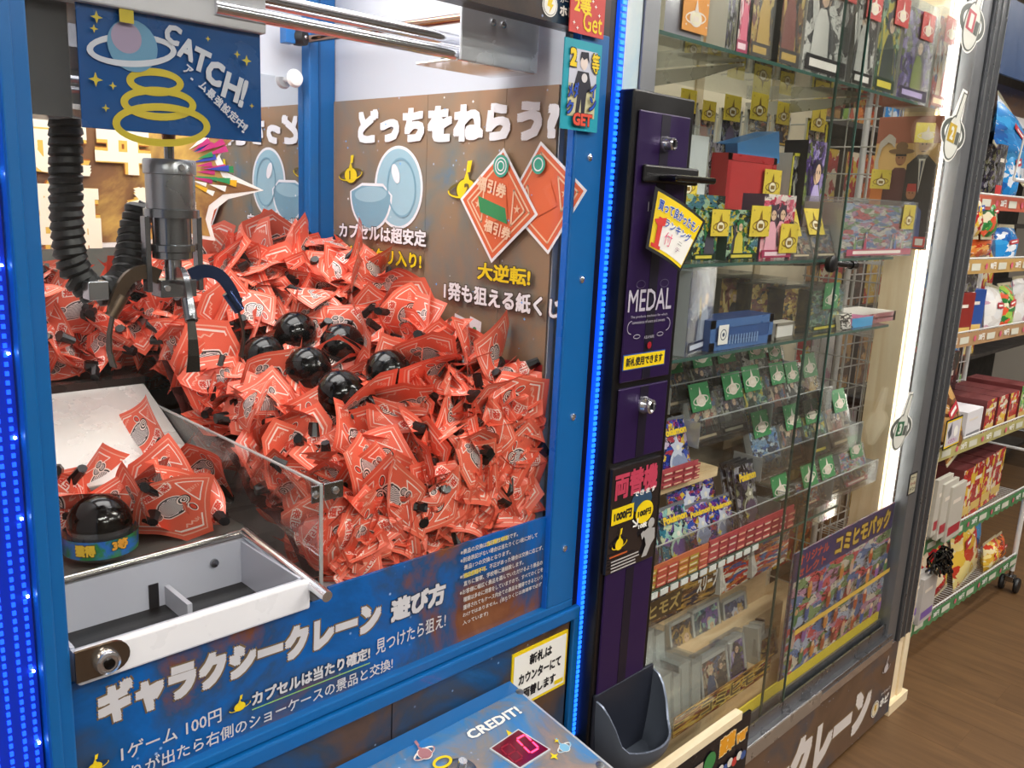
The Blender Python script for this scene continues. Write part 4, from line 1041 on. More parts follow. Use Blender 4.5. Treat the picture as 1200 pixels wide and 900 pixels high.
B().box(1.085, 1.192, YC - .046, YC - .010, 1.533, 1.543, BLACKG).build('slot_tray', sl_, bevel=.004)
pr = Print(yplane(YC - .0045)); SIL = mat('bdb9c6', .35)
pr.text('MEDAL', 1.044, 1.336, .112, .034, SIL, bold=.008); pr.text('1.000', 1.074, 1.488, .042, .014, SIL)
pr.poly([(1.090, 1.510), (1.104, 1.510), (1.097, 1.518)], SIL)
pr.text('The products machines for which', 1.052, 1.325, .095, .005, SIL); pr.text('convenience of users and owners', 1.056, 1.317, .085, .005, SIL)
for k in (-1, 1):
    pr.ring(1.100 + k * .045, 1.312, .010, .0012, SIL, a0=math.pi / 2 if k < 0 else -math.pi / 2, a1=(math.pi * 1.5 if k < 0 else math.pi / 2)); pr.ring(1.100 + k * .030, 1.297, .008, .001, SIL, ry=.003); pr.ring(1.100 + k * .03, 1.378, .011, .001, mat('5a5470', .4), ry=.006)
pr.text('A.B.A.MARK', 1.088, 1.292, .026, .005, SIL)
pr.disc(1.103, 1.281, .0055, mat('a01828', .4)); pr.build(p1)
ys = bx('notice_label', p1, 1.041, 1.150, YC - .0052, YC - .0046, 1.245, 1.270, mat('2a55a8', .4))
pr = Print(yplane(YC - .0054)); pr.rect(1.0425, 1.2465, 1.1485, 1.2685, YEL); pr.text('新札使用できます', 1.048, 1.2505, .095, .0145, INKK, bold=.04); pr.build(p1)
ad = bx('notice_plate', cm, 1.034, 1.162, YC - .008, YC, .908, 1.088, mat('231f22', .2, 0, 0, 0, .4), .001)
pr = Print(yplane(YC - .0082)); PNK = mat('c0405a', .4)
pr.disc(1.115, 1.020, .028, mat('2a4a66', .5), ry=.02)
pr.text('両替機', 1.040, 1.034, .114, .046, PNK, bold=.045); pr.text('できます', 1.092, 1.030, .060, .009, PAPERW, bold=.03)
pr.rect(1.037, .993, 1.094, 1.021, YEL); pr.text('1000円', 1.043, .998, .046, .016, INKK, bold=.06)
pr.disc(1.124, .998, .024, YEL, ry=.020); pr.text('100円', 1.106, .991, .036, .012, INKK, bold=.06); pr.text('10枚', 1.110, .970, .024, .010, PAPERW, bold=.05)
pr.line([(1.093, .990), (1.106, .979)], .003, PAPERW); pr.line([(1.106, .990), (1.106, .979), (1.095, .979)], .003, PAPERW)
pr.planet(1.060, .958, .014, YEL, INKK); pr.rect(1.036, .938, 1.082, .941, mat('c05a2a', .4))
GYM = mat('a9a8a6', .5); pr.disc(1.143, .975, .009, GYM); pr.poly([(1.120, .962), (1.134, .968), (1.154, .964), (1.156, .945), (1.146, .935), (1.136, .918), (1.122, .918), (1.132, .938), (1.128, .950)], GYM)
pr.poly([(1.120, .950), (1.128, .958), (1.122, .966), (1.115, .962)], GYM)
for i in range(4): pr.rect(1.040, .930 - i * .0055, 1.112 + (i % 2) * .006 - i * .004, .9325 - i * .0055, mat('b5b2b0', .5))
pr.build(ad)
# medal cup
CUPM = mat('5c6470', .35, .2, 0, .15)
cb = B(); n = 20; cx_, cyb = 1.118, YC - .006; inner, outer = [], []
def cupring(z, rx, ry, off=0): return [V(cx_ + rx * math.cos(math.pi + math.pi * i / n), cyb + ry * math.sin(math.pi + math.pi * i / n), z) for i in range(n + 1)]
def cupprof(t, s):   # t along the half loop, s 0 bottom .. 1 rim
    an = math.pi + math.pi * t; q = abs(math.cos(an)); rim = .602 + .078 * max(0, (q - .78) / .22) ** 1.0
    e = (1 - s) ** 2.2
    k = 1 - .45 * e
    return V(cx_ + .082 * math.cos(an) * (.55 + .45 * k) , cyb + .085 * math.sin(an) * k, .542 + (rim - .542) * s)
rows = [[cupprof(i / n, s / 6) for i in range(n + 1)] for s in range(7)]
cb.rings(rows, CUPM, close=False, cap0=True, cap1=False)
c3 = V(cx_, cyb, .6)
rows2 = [[p + (V(c3.x, c3.y, p.z) - p).normalized() * .004 + V(0, 0, .003 if k == 0 else 0) for p in r] for k, r in enumerate(rows)]
cb.rings([r[::-1] for r in rows2], CUPM, close=False, cap0=True, cap1=False)
cb.rings([rows[-1], rows2[-1]], mat('7a8496', .3, .4), close=False, cap0=False, cap1=False)
cb.build('medal_cup', cm, True)
bx('cup_back', cm, 1.034, 1.198, YC - .006, YC, .540, .690, mat('2c303c', .35, .2), .002)
# ranking tag stuck on the machine
rk = thing('ranking_card', 'yellow hand written ranking card curling off the change machine', 'card', (1.17, .77, 1.45))
Q = [Vector((1.0734, 0.7900, 1.5253)), Vector((1.1701, 0.7600, 1.4770)), Vector((1.1204, 0.7650, 1.3985)), Vector((1.0623, 0.7900, 1.4335))]
def bq(u, v, h=0):
    p = (Q[3] * (1 - u) + Q[2] * u) * (1 - v) + (Q[0] * (1 - u) + Q[1] * u) * v
    return p + V(-.12, -1, .1).normalized() * (h + .012 * math.sin(math.pi * u) * .5)
rb = B()
def sheetq(u0, u1, v0, v1, h, m):
    n = 8
    g = [bq(u0 + (u1 - u0) * i / n, v0 + (v1 - v0) * j / n, h) for j in range(n + 1) for i in range(n + 1)]
    rb.mesh(g, [(j * (n + 1) + i, j * (n + 1) + i + 1, (j + 1) * (n + 1) + i + 1, (j + 1) * (n + 1) + i) for j in range(n) for i in range(n)], m)
sheetq(0, 1, 0, 1, 0, INKK); sheetq(0, 1, 0, 1, -.001, INKK); sheetq(.05, .95, .05, .95, .0005, YEL); sheetq(.20, .93, .10, .58, .0009, PAPERW)
rb.build('sheet', rk, True)
pr = Print(None, .0014, lambda a, b, h: bq(a, b, h))
BLU = mat('1d4fb0', .4)
pr.text('買って良かったモノ', .09, .68, .82, .18, BLU, bold=.03, out=PAPERW, ob=.05); pr.text('ランキング', .24, .47, .60, .15, BLU, bold=.02, out=PAPERW, ob=.05)
pr.rect(.13, .10, .22, .58, RED); pr.rect(.06, .07, .26, .13, RED); pr.poly([(.05, .50), (.26, .62), (.26, .48), (.13, .42)], RED)
pr.text('付', .30, .20, .16, .22, mat('e56a8a', .4)); pr.text('ニ', .60, .34, .10, .05, INKK); pr.text('テ', .58, .2, .12, .08, mat('9a6a8a', .4))
pr.build(rk)

# ------------------------------------------------------------------ goods
ART = {
 'mono': artmat('art_mono', ['efebe2', 'cfcac0', '1c1a1c', '3a3638', 'efebe2'], 6.4),
 'gold': artmat('art_gold', ['c9a040', '8a5a20', '1a1512', '7a2a2a', 'd8b860'], 8),
 'green': artmat('art_green', ['1f6a3c', '9fc0a0', '2a3a34', 'c8b83a', '487a8a'], 8),
 'purple': artmat('art_purple', ['4a2f7a', '2a2444', '9a8ac0', '6a7a3a', '5a4a9a'], 8),
 'red': artmat('art_red', ['c23028', 'e8e0d0', '3a5a9a', 'd87a3a', '8a1c20'], 8),
 'blue': artmat('art_blue', ['1c4f9c', '4a8ac8', 'c8d8e0', '1a2848', '7aa0c0'], 8),
 'mix': artmat('art_mix', ['b88aa8', 'c8505a', '5a7ab0', 'd8d0c0', '7a9a6a', 'a8b8d0'], 11.2),
 'pink': artmat('art_pink', ['d8607a', 'e8a8b0', '4a3a4a', 'c83858', 'e8e0d8'], 6.4),
 'card': artmat('art_card', ['8a7a6a', '4a4440', 'b8a890', '5a6a8a', '9a5a4a'], 5.6, .15),
 'pack': artmat('art_pack', ['1a2f8a', '2a50b8', '6a2a8a', 'c8b8d0', 'd8b83a', '18305a', 'a83a4a'], 8, .2),
 'sea': artmat('art_sea', ['12506a', '1f7a94', '0e3450', '8ac0b8', '6a4a9a', 'c8d0a8'], 8, .2),
 'dark': artmat('art_dark', ['1a1a20', '2a2a34', '6a6a50', '4a4458', '8a8a90'], 8, .2),
 'brown': artmat('art_brown', ['6a4a30', '3a2c22', '9a7a4a', '28324a', 'c09a4a'], 8, .25),
 'navy': artmat('art_navy', ['1a2a5a', '2a3f7a', '8a98b8', '4a5a8a', '24306a'], 4.8, .3),
}
FIG = {'gold': ['2a1a12', 'd9b04a', 'c89a3a', '8a3a2a', 'e8cf80'], 'green': ['14301e', 'd8c84a', '2f7a4a', '4a4a58', '8ab08a'], 'purple': ['241a40', 'b8a8d8', '5a3f90', '3a3a4a', '8a9a3a'], 'red': ['8a1c20', 'f0d8b0', 'c8382a', '3a5a9a', 'e8e0d8'],
 'pink': ['a83058', 'f4d8e0', 'e0708a', '4a3a4a', 'f0b0c0'], 'card': ['4a4038', 'c8b89a', '7a6a5a', '9a5a4a', '4a5a7a'], 'dark': ['101014', '9a9a88', '3a3a44', '5a4a60', '6a6a50'], 'mono': ['1a181a', 'e8e4dc', '2a282a', 'd8d4cc', '4a4848'],
 'brown': ['2a1e14', 'c8a04a', '6a4a2a', '28324a', '9a7a4a'], 'sea': ['0e3450', 'b8d8c8', '1f7a94', '6a4a9a', '8ac0b8'], 'navy': ['141e40', 'c8cfe0', '2a3f7a', '8a98b8', 'c0a04a'], 'mix': ['b8506a', 'f0e8e0', '5a7ab0', 'c8505a', '7a9a6a']}
TAGS = {}
def ptag(parent, x, y, z, w_, col='e9cf45', rz=0):
    """price tag with the planet mark, hung on its item"""
    if col not in TAGS:
        b = B(); b.box(-.62, .62, 0, .02, 0, 1.0, mat(col, .4))
        pr = Print(Pl((0, 0, 0), (1, 0, 0), (0, 0, 1)), .008); pr.step = .004
        lc = mat('8a6a20' if col in ('e9cf45', 'd9c34a') else 'f0e4d8', .4)
        pr.ring(0, .38, .48, .05, lc, ry=.15, rot=.1, n=16); pr.disc(0, .36, .30, lc, ry=.22, n=14); pr.disc(0, .36, .24, mat('f4ecd0' if col != '3f8f58' else 'e6d8c8', .4), ry=.17, n=14)
        pr.poly([(-.09, .55), (.09, .55), (.0, .88)], lc); pr.rect(-.14, .28, .14, .42, lc)
        for q in ((-.5, .85), (.5, .8), (-.48, .15), (.5, .2)): pr.star(q[0], q[1], .05, lc)
        k = len(b.v); b.v += pr.b.v
        for f, m, u in zip(pr.b.f, pr.b.m, pr.b.uv): b.f.append(tuple(k + j for j in f)); b.m.append(b.mi(pr.b.mats[m])); b.uv.append(u)
        o = b.build('price_tag', None); TAGS[col] = o.data; bpy.data.objects.remove(o)
    o = bpy.data.objects.new('price_tag', TAGS[col]); COL.objects.link(o); o.parent = parent
    o.location = (x, y, z); o.scale = (w_, w_, w_); o.rotation_euler = (0, 0, rz)
    return o
def item(name, label, cat, r, art, d=.04, tilt=0.0, lean=0.0, side='d8d4c8', group=None, tagc=None, wrap=False, frame=None, tagpos=(.0, .72), zfix=None, rz=0.0):
    """boxed or bagged prize: r = (centre x, front y, base z, width, height)"""
    xc, y, z, w_, h = r
    if zfix is not None: h = z + h - zfix; z = zfix
    t = thing(name, label, cat, (xc, y, z), group); t.rotation_euler = (tilt, lean, rz)
    A = ART[art] if art in ART else mat(art, .35)
    def P(b, nm, bevel=0): # parts are built round the origin, then hung on the item
        o = b.build(nm, None, bevel=bevel); o.parent = t; return o
    b = B(); b.box(-w_ / 2, w_ / 2, 0, d, 0, h, mat(side, .4), front=A); body = P(b, 'box' if not wrap else 'card_stack')
    if art in FIG and w_ > .03:
        rf = random.Random(int(xc * 5000) + int(z * 700)); pf = Print(Pl((0, 0, 0), (1, 0, 0), (0, 0, 1)), .0004); C3 = FIG[art]
        for _ in range(1 + (w_ > .09) + 3 * (w_ > .2)):
            u = rf.uniform(-.22, .22) * w_ if w_ < .2 else rf.uniform(-.4, .4) * w_; k = h * rf.uniform(.75, 1.0) * (.5 if w_ > h * 1.2 else 1); kw = min(w_ * .95, k * .6) * (.8 if w_ < .2 else .6)
            k0 = h * .12; hc = mat(rf.choice(C3), .35)
            pf.poly([(u - kw * .42, k0), (u + kw * .40, k0), (u + kw * .30, k0 + k * .38), (u + kw * .12, k0 + k * .50), (u - kw * .14, k0 + k * .50), (u - kw * .34, k0 + k * .36)], mat(rf.choice(C3), .35))
            pf.poly([(u - kw * .42, k0 + k * .30), (u - kw * .30, k0 + k * .40), (u - kw * .48, k0 + k * .66), (u - kw * .56, k0 + k * .62)], mat(rf.choice(C3), .35))
            pf.poly([(u + kw * .30, k0 + k * .40), (u + kw * .44, k0 + k * .30), (u + kw * .55, k0 + k * .10), (u + kw * .44, k0 + k * .08)], hc)
            pf.star(u, k0 + k * .64, kw * .36, hc, 6, .7, rf.uniform(0, 3))
            pf.disc(u + kw * .02, k0 + k * .60, kw * .17, mat('e3bf9f', .4), ry=k * .085, n=14)
            for sx in (-.07, .09): pf.disc(u + kw * sx, k0 + k * .61, kw * .028, INKK, ry=k * .018, n=8)
        pf.rect(-w_ * .46, h * .03, w_ * .46, h * .15, mat(C3[0], .35)); pf.rect(-w_ * .38, h * .06, w_ * .30, h * .12, mat(C3[1], .35))
        P(pf.b, 'picture')
    if frame:
        F = mat(frame, .3); b = B(); e = w_ * .07
        for q in ((-w_ / 2, w_ / 2, 0, e), (-w_ / 2, w_ / 2, h - e, h), (-w_ / 2, -w_ / 2 + e, 0, h), (w_ / 2 - e, w_ / 2, 0, h)): b.box(q[0], q[1], -.0015, 0, q[2], q[3], F)
        P(b, 'border')
    if wrap:
        b = B(); e = .003; b.box(-w_ / 2 - e, w_ / 2 + e, -e, d + e, -.0005, h * 1.10, SLEEVE); P(b, 'clear_sleeve')
    if tagc: ptag(t, tagpos[0] * w_, -.007, h * tagpos[1], min(.060, w_ * .62), tagc)
    return t
Z1 = 1.7665; Z2 = 1.3985; Z3 = 1.2275
G1 = 'boxed goods on the top glass shelf'
item('card_file', 'yellow and red card at the far left of the top shelf', 'card', (1.1669, 0.8850, 1.7879, 0.0218, 0.0968), 'gold', .01, zfix=Z1)
item('figure_box', 'grey lilac bagged box with an orange price tag on the top shelf', 'box', (1.2647, 0.9000, 1.7793, 0.1076, 0.1277), '8f8a98', .05, zfix=Z1, tagc='e89a3a', wrap=True, tagpos=(.22, .12), group=G1)
item('card_file', 'tan folded card leaning by the bagged lilac box', 'card', (1.4030, 0.9300, 1.7968, 0.0645, 0.1441), 'c0a076', .02, zfix=Z1, group=G1)
item('disc_case', 'thin black spine case, left one of the pair on the top shelf', 'case', (1.3941, 0.8900, 1.7878, 0.0296, 0.1449), 'dark', .10, zfix=Z1, group=G1)
item('disc_case', 'thin black case with a pink spine picture on the top shelf', 'case', (1.4320, 0.8900, 1.7836, 0.0390, 0.1569), 'pink', .10, zfix=Z1, group=G1, frame='141416')
item('figure_box', 'box with a standing golden figure, left of two on the top shelf', 'box', (1.4954, 0.8900, 1.7770, 0.0705, 0.1902), 'gold', .09, zfix=Z1, group=G1, side='241c18', wrap=True)
item('figure_box', 'box with a standing golden figure, right of two on the top shelf', 'box', (1.6045, 0.8900, 1.7786, 0.0835, 0.2115), 'gold', .09, zfix=Z1, group=G1, side='241c18', wrap=True)
item('figure_box', 'tall box with black and white ink artwork and red tag', 'box', (1.7438, 0.8850, 1.7808, 0.1900, 0.2373), 'mono', .10, zfix=Z1, group=G1, side='e6e2da', tagc='c8403f', tagpos=(.3, .62), wrap=True)
item('figure_box', 'pale box with faint ink artwork right of the black and white one', 'box', (1.9163, 0.8850, 1.7830, 0.1024, 0.1914), 'mono', .10, zfix=Z1, group=G1, tagc='c8403f', tagpos=(.1, .68), wrap=True)
item('figure_box', 'green and dark bagged box with a red tag on the top shelf', 'box', (2.0338, 0.8850, 1.7829, 0.1112, 0.2128), 'green', .08, zfix=Z1, group=G1, tagc='c8403f', tagpos=(.35, .66), wrap=True)
item('figure_box', 'violet armoured figure box with a red tag on the top shelf', 'box', (2.1996, 0.8850, 1.7897, 0.1793, 0.1822), 'purple', .08, zfix=Z1, group=G1, tagc='c8403f', tagpos=(.15, .70), wrap=True)
item('figure_box', 'red figure box at the right end of the top shelf', 'box', (2.3725, 0.8850, 1.7970, 0.1224, 0.1847), 'red', .08, zfix=Z1, group=G1, tagc='c8403f', tagpos=(.0, .74), wrap=True)
# hanging packs under the top shelf
G2_ = 'yellow tagged packs hanging at the back of the case'
for i, (r, art, nm) in enumerate((((1.5851, 1.1000, 1.6279, 0.0745, 0.0854), 'dark', 'dark pack under a yellow tag, leftmost in the hanging row'), ((1.6639, 1.1000, 1.6265, 0.0658, 0.0741), 'card', 'brown picture pack hanging second from the left'),
        ((1.7584, 1.1000, 1.6222, 0.0880, 0.0911), 'dark', 'black framed pack hanging third from the left'), ((1.8727, 1.1000, 1.6454, 0.0989, 0.0755), 'card', 'hanging pack partly covered by a blue carton'),
        ((1.9846, 1.1000, 1.6496, 0.0819, 0.0706), 'brown', 'hanging pack with a brown card right of the blue carton'), ((2.1684, 1.1000, 1.6244, 0.1105, 0.1042), 'dark', 'yellow edged dark pack hanging rightmost near the door edge'))):
    t = item('hanging_pack', nm, 'pack', r, art, .006, group=G2_, tagc='e9cf45', tagpos=(-.1, .72), wrap=False, frame='c9c6bc' if i != 5 else 'd8c83a')
    b = B(); b.tube([(0, .0, .02), (0, .11, .02)], .002, WIRE, 6); o = b.build('peg', None); o.parent = t; o.location = (0, 0, t.location.z * 0 + r[4] - .03)
bx('hanging_bar', sc_, 1.30, 2.15, 1.212, 1.220, 1.640, 1.655, WIRE)
# second shelf
G3 = 'boxes on the second glass shelf'
item('card_bag', 'clear plastic bag of cards standing behind the green tagged box', 'bag', (1.5105, 1.0200, 1.5449, 0.0899, 0.0921), 'dfe3e2', .03, zfix=Z2 + .060, wrap=True, tagc='e9cf45', tagpos=(-.3, .3))
item('carton', 'flat white and green carton under the clear bag of cards', 'box', (1.5203, 1.0000, 1.4966, 0.1714, 0.0252), 'green', .10, zfix=Z2, group=G3, side='e6e4dc')
item('figure_box', 'dark box with a round silver badge behind the red carton', 'box', (1.6607, 1.0600, 1.5181, 0.0802, 0.1139), 'dark', .05, zfix=Z2, group=G3)
item('carton', 'red carton with a cream label panel on the second shelf', 'box', (1.7344, 1.0200, 1.5143, 0.2029, 0.0975), 'c03a3c', .06, zfix=Z2, group=G3, side='a82c30', frame='b02f34', tagc='e9cf45', tagpos=(.4, .6))
o = item('carton', 'blue carton lying on top of the red carton', 'box', (1.7813, 1.0300, 1.6158, 0.1750, 0.0397), '3f7fb8', .06, group=None, side='2f6fa8', lean=-.22, zfix=1.585)
item('card_box', 'black box with yellow green edges on the second shelf', 'box', (1.9559, 1.0200, 1.5210, 0.0997, 0.1090), 'dark', .06, zfix=Z2, group=G3, frame='b5b03a', tagc=None)
item('card_box', 'black and purple box with a signature scribble by the door edge', 'box', (1.9895, 1.0000, 1.5189, 0.1025, 0.1421), 'purple', .06, zfix=Z2, group=G3, side='1c1a20')
item('card_box', 'green robot card box, front left of the second shelf', 'box', (1.3900, 0.9000, 1.4087, 0.0793, 0.0841), 'green', .05, zfix=Z2, group=G3, side='2a4a3a', tagc='e9cf45', tagpos=(.45, .50))
item('card_box', 'green and gold robot card box, second in the front row', 'box', (1.5223, 0.9000, 1.4069, 0.1139, 0.0888), 'green', .05, zfix=Z2, group=G3, side='2a4a3a', tagc='e9cf45', tagpos=(.42, .48))
item('card_box', 'pink topped robot card box, third in the front row', 'box', (1.6543, 0.9000, 1.4050, 0.1298, 0.1242), 'pink', .05, zfix=Z2, group=G3, side='5a3a5a', tagc='e9cf45', tagpos=(.3, .10))
for i, (r, n_) in enumerate((((1.7721, 0.9000, 1.4035, 0.0964, 0.0584), 'left'), ((1.8885, 0.9000, 1.4019, 0.1133, 0.0647), 'right'))):
    item('card_case', 'clear hinged card case on the second shelf, %s one of two' % n_, 'case', r, 'card', .05, tilt=-.35, zfix=Z2, group='clear hinged card cases', side='c8c4c0', wrap=True, tagc='e9cf45', tagpos=(-.3, .75), lean=0)
item('lottery_box', 'wide multicoloured prize lottery carton on the second shelf', 'box', (2.1365, 0.8900, 1.4035, 0.4065, 0.1182), 'mix', .10, zfix=Z2, side='e8e6e0', tagc='d9c34a', tagpos=(.36, .55), wrap=True)
# poster with three people
pt = B().box(2.3965, 2.3995, .872, 1.040, 1.412, 1.755, mat('c9a27a', .4)).build('film_poster', None)
tag(pt, 'portrait poster of three people standing inside the case by the light', 'poster')
X0_, X1_, Z0_, Z1_ = -1.040, -.872, 1.412, 1.755
pr = Print(Pl((2.3965, 0, 0), (0, -1, 0), (0, 0, 1))); W_ = X1_ - X0_; H_ = Z1_ - Z0_
q = lambda u, v: (X0_ + u * W_, Z0_ + v * H_)
pr.poly([q(0, 0), q(1, 0), q(1, .45), q(0, .5)], mat('f0904a', .4)); pr.poly([q(0, .5), q(1, .45), q(1, .8), q(0, .8)], mat('f2c880', .4)); pr.poly([q(0, .8), q(1, .8), q(1, 1), q(0, 1)], mat('b8705a', .4))
SK = mat('b98058', .5); SK2 = mat('e0b894', .5)
def pers(u, v, s, coat, hair, skin, hat=None, tie=None):
    pr.poly([q(u - .17 * s, max(.01, v - .55 * s)), q(u + .17 * s, max(.01, v - .55 * s)), q(u + .15 * s, v - .08 * s), q(u + .05 * s, v - .03 * s), q(u - .05 * s, v - .03 * s), q(u - .15 * s, v - .08 * s)], coat)
    pr.disc(*q(u, v + .02 * s), W_ * .058 * s, skin, ry=W_ * .080 * s)
    pr.poly([q(u - .06 * s, v + .03 * s), q(u + .06 * s, v + .03 * s), q(u + .05 * s, v + .075 * s), q(u - .05 * s, v + .075 * s)], hair)
    for k in (-.02, .02): pr.disc(*q(u + k * s, v + .022 * s), W_ * .008 * s, INKK, n=8)
    pr.line([q(u - .018 * s, v - .014 * s), q(u + .018 * s, v - .014 * s)], W_ * .008 * s, mat('6a2a22', .5))
    if hat: pr.disc(*q(u, v + .055 * s), W_ * .14 * s, hat, ry=W_ * .030 * s); pr.disc(*q(u, v + .08 * s), W_ * .065 * s, hat, ry=W_ * .05 * s)
    if tie: pr.poly([q(u - .035 * s, v - .05 * s), q(u + .035 * s, v - .05 * s), q(u, v - .22 * s)], PAPERW); pr.poly([q(u - .012 * s, v - .06 * s), q(u + .012 * s, v - .06 * s), q(u, v - .2 * s)], tie)
pers(.42, .66, 1.45, mat('6a3a3c', .5), INKK, SK, hat=mat('8a6a4a', .5)); pers(.76, .76, 1.5, mat('28262a', .5), mat('b9a27a', .5), SK2, tie=mat('2a3a5a', .5))
pers(.66, .40, 1.3, mat('5a6aa0', .5), mat('c83a34', .5), SK)
pr.text('C', *q(.02, .45), W_ * .3, H_ * .42, mat('d8d0c4', .4), bold=.01)
pr.rect(*q(.80, .02), *q(.98, .10), RED); pr.rect(*q(.83, .035), *q(.95, .085), PAPERW)
pr.build(pt)
ptag(pt, 2.385, .905, Z0_ + H_ * .80, .05, 'f0dc4a', -.9); ptag(pt, 2.36, 1.0, Z0_ + H_ * .45, .05, 'd9c34a', -.5)
# third shelf
G4 = 'boxes on the third glass shelf'
item('booster_box', 'tall blue and silver shrink wrapped box on the third shelf', 'box', (1.3877, 0.8950, 1.2280, 0.1326, 0.1563), 'navy', .07, zfix=Z3, side='b8c0c8', wrap=True, rz=.25)
item('booster_box', 'narrow dark wrapped box at the left end of the third shelf', 'box', (1.3423, 0.9300, 1.2267, 0.0358, 0.1413), 'dark', .07, zfix=Z3, side='8a8e94', wrap=True, group=G4)
for i, (r, n_) in enumerate((((1.7159, 1.0200, 1.2094, 0.1197, 0.1366), 'first'), ((1.7907, 0.9800, 1.2012, 0.1433, 0.1348), 'second'), ((1.8559, 0.9400, 1.1977, 0.1275, 0.1285), 'third'), ((1.9341, 0.9050, 1.2129, 0.1584, 0.1101), 'fourth'))):
    item('booster_box', 'gold and black card box with a clear cover, %s from left on the third shelf' % n_, 'box', r, 'gold' if i != 3 else 'green', .08, zfix=Z3, side='2a2420', wrap=True, tagc='3f8f58' if i == 3 else None, tagpos=(.0, .55), group=G4)
o = item('drawstring_pouch', 'blue printed fabric pouch in the front of the third shelf', 'bag', (1.5305, 0.8850, 1.2210, 0.2357, 0.0664), '34568f', .06, zfix=Z3, side='2c4a80', frame='4a70a8')
pr = Print(Pl((0, -.002, 0), (1, 0, 0), (0, 0, 1)))
for k in range(12): pr.rect(-.06 + k * .010, .010 - k * .0002, -.056 + k * .010, .028, mat('8aa8d0', .5))
pr.rect(-.095, .012, -.06, .050, PAPERW); pr.ring(-.0775, .031, .010, .002, mat('3a4a6a', .4)); pr.disc(-.0775, .031, .004, mat('3a4a6a', .4))
o2 = pr.b.build('print', None); o2.parent = o
item('card_case', 'white card case standing right of the blue pouch', 'case', (1.7135, 0.8900, 1.2183, 0.0833, 0.0454), 'e2e0da', .03, zfix=Z3, frame='8a8478', group=G4)
item('foil_pack', 'crumpled silver foil pack near the right end of the third shelf', 'pack', (2.0090, 0.8850, 1.2166, 0.0656, 0.0482), 'mono', .01, zfix=Z3, tilt=-.2, group=G4)
item('carton', 'small sky blue and pink carton on the third shelf', 'box', (2.0927, 0.8850, 1.2124, 0.1191, 0.0389), '3fa0d8', .05, zfix=Z3, side='d87aa8', group=G4)
item('carton', 'dark red flat carton at the right end of the third shelf', 'box', (2.2298, 0.9000, 1.2156, 0.1936, 0.0362), '9a2a34', .10, zfix=Z3, side='e0dcd4', group=G4, frame='8a2430')

# stepped acrylic risers with sleeved card sets
rz_ = thing('card_riser', 'clear acrylic stepped riser holding rows of sleeved card sets', 'display stand', (1.8, 1.0, .78))
ROWS = []
def tray(r0, r1):
    (xa, y0, z0, _, _), (xb, _, z1, _, _) = r0, r1
    z = (z0 + z1) / 2; x0, x1 = xa, xb
    b = B(); b.box(x0, x1, y0 - .004, y0 - .001, z - .004, z + .055, ACRY); b.box(x0, x1, y0 - .004, y0 + .075, z - .006, z - .003, ACRY)
    b.build('front_lip', rz_)
    b = B(); b.box(x0, x1, y0 - .0045, y0 - .0005, z + .055, z + .0565, ACRYEDGE)
    for x in (x0, (x0 + x1) / 2, x1): b.box(x - .001, x + .001, y0 - .004, y0 + .070, z - .006, z + .050, ACRYEDGE)
    b.build('lip_edge', rz_)
    b = B(); b.box(x0, x1, y0 + .075, y0 + .078, z - .12, z + .07, ACRY); b.build('riser_back', rz_)
    return z
SETS = [
 ('back row', 1.02, [(783, 813, 425, 480, 'card'), (812, 842, 418, 470, 'dark'), (848, 876, 412, 455, 'card'), (879, 903, 410, 450, 'mono'), (907, 925, 412, 445, 'red')], 1.075),
 ('second row', .97, [(816, 846, 470, 528, 'card'), (848, 878, 456, 512, 'dark'), (880, 906, 445, 500, 'green'), (908, 928, 438, 490, 'card'), (930, 948, 436, 480, 'mono'), (944, 966, 430, 480, 'gold')], 1.005),
 ('third row', .93, [(890, 920, 498, 560, 'blue'), (924, 946, 492, 545, 'card'), (951, 974, 484, 535, 'green'), (978, 1002, 472, 525, 'card')], .900),
 ('front row', .895, [(908, 932, 580, 628, 'dark'), (938, 960, 566, 612, 'red'), (964, 986, 554, 600, 'card'), (992, 1018, 530, 585, 'mix')], .795),
]
import re as _re
PK = {}
for a in """783_425=1.5351, 1.0200, 1.0673, 0.0969, 0.1051;812_418=1.6296, 1.0200, 1.0735, 0.1040, 0.1027;848_412=1.7525, 1.0200, 1.0878, 0.1060, 0.0886;879_410=1.8649, 1.0200, 1.0845, 0.0982, 0.0857;907_412=1.9698, 1.0200, 1.0830, 0.0791, 0.0733;816_470=1.5812, 0.9700, 0.9788, 0.1026, 0.1138;848_456=1.6897, 0.9700, 0.9917, 0.1110, 0.1139;880_445=1.8001, 0.9700, 0.9983, 0.1041, 0.1160;908_438=1.8993, 0.9700, 1.0041, 0.0857, 0.1133;930_436=1.9888, 0.9700, 1.0130, 0.0819, 0.0987;944_430=2.0620, 0.9700, 1.0023, 0.1050, 0.1149;890_498=1.7993, 0.9300, 0.8822, 0.1230, 0.1335;924_492=1.9218, 0.9300, 0.8904, 0.0983, 0.1189;951_484=2.0447, 0.9300, 0.8896, 0.1115, 0.1191;978_472=2.1767, 0.9300, 0.8888, 0.1265, 0.1288;908_580=1.8297, 0.8950, 0.7408, 0.1036, 0.1084;938_566=1.9518, 0.8950, 0.7456, 0.1033, 0.1080;964_554=2.0713, 0.8950, 0.7444, 0.1118, 0.1122;992_530=2.2174, 0.8950, 0.7458, 0.1447, 0.1397""".strip().split(';'):
    k, v = a.split('='); PK[k] = tuple(float(t) for t in v.split(','))
ords = ['first', 'second', 'third', 'fourth', 'fifth', 'sixth']
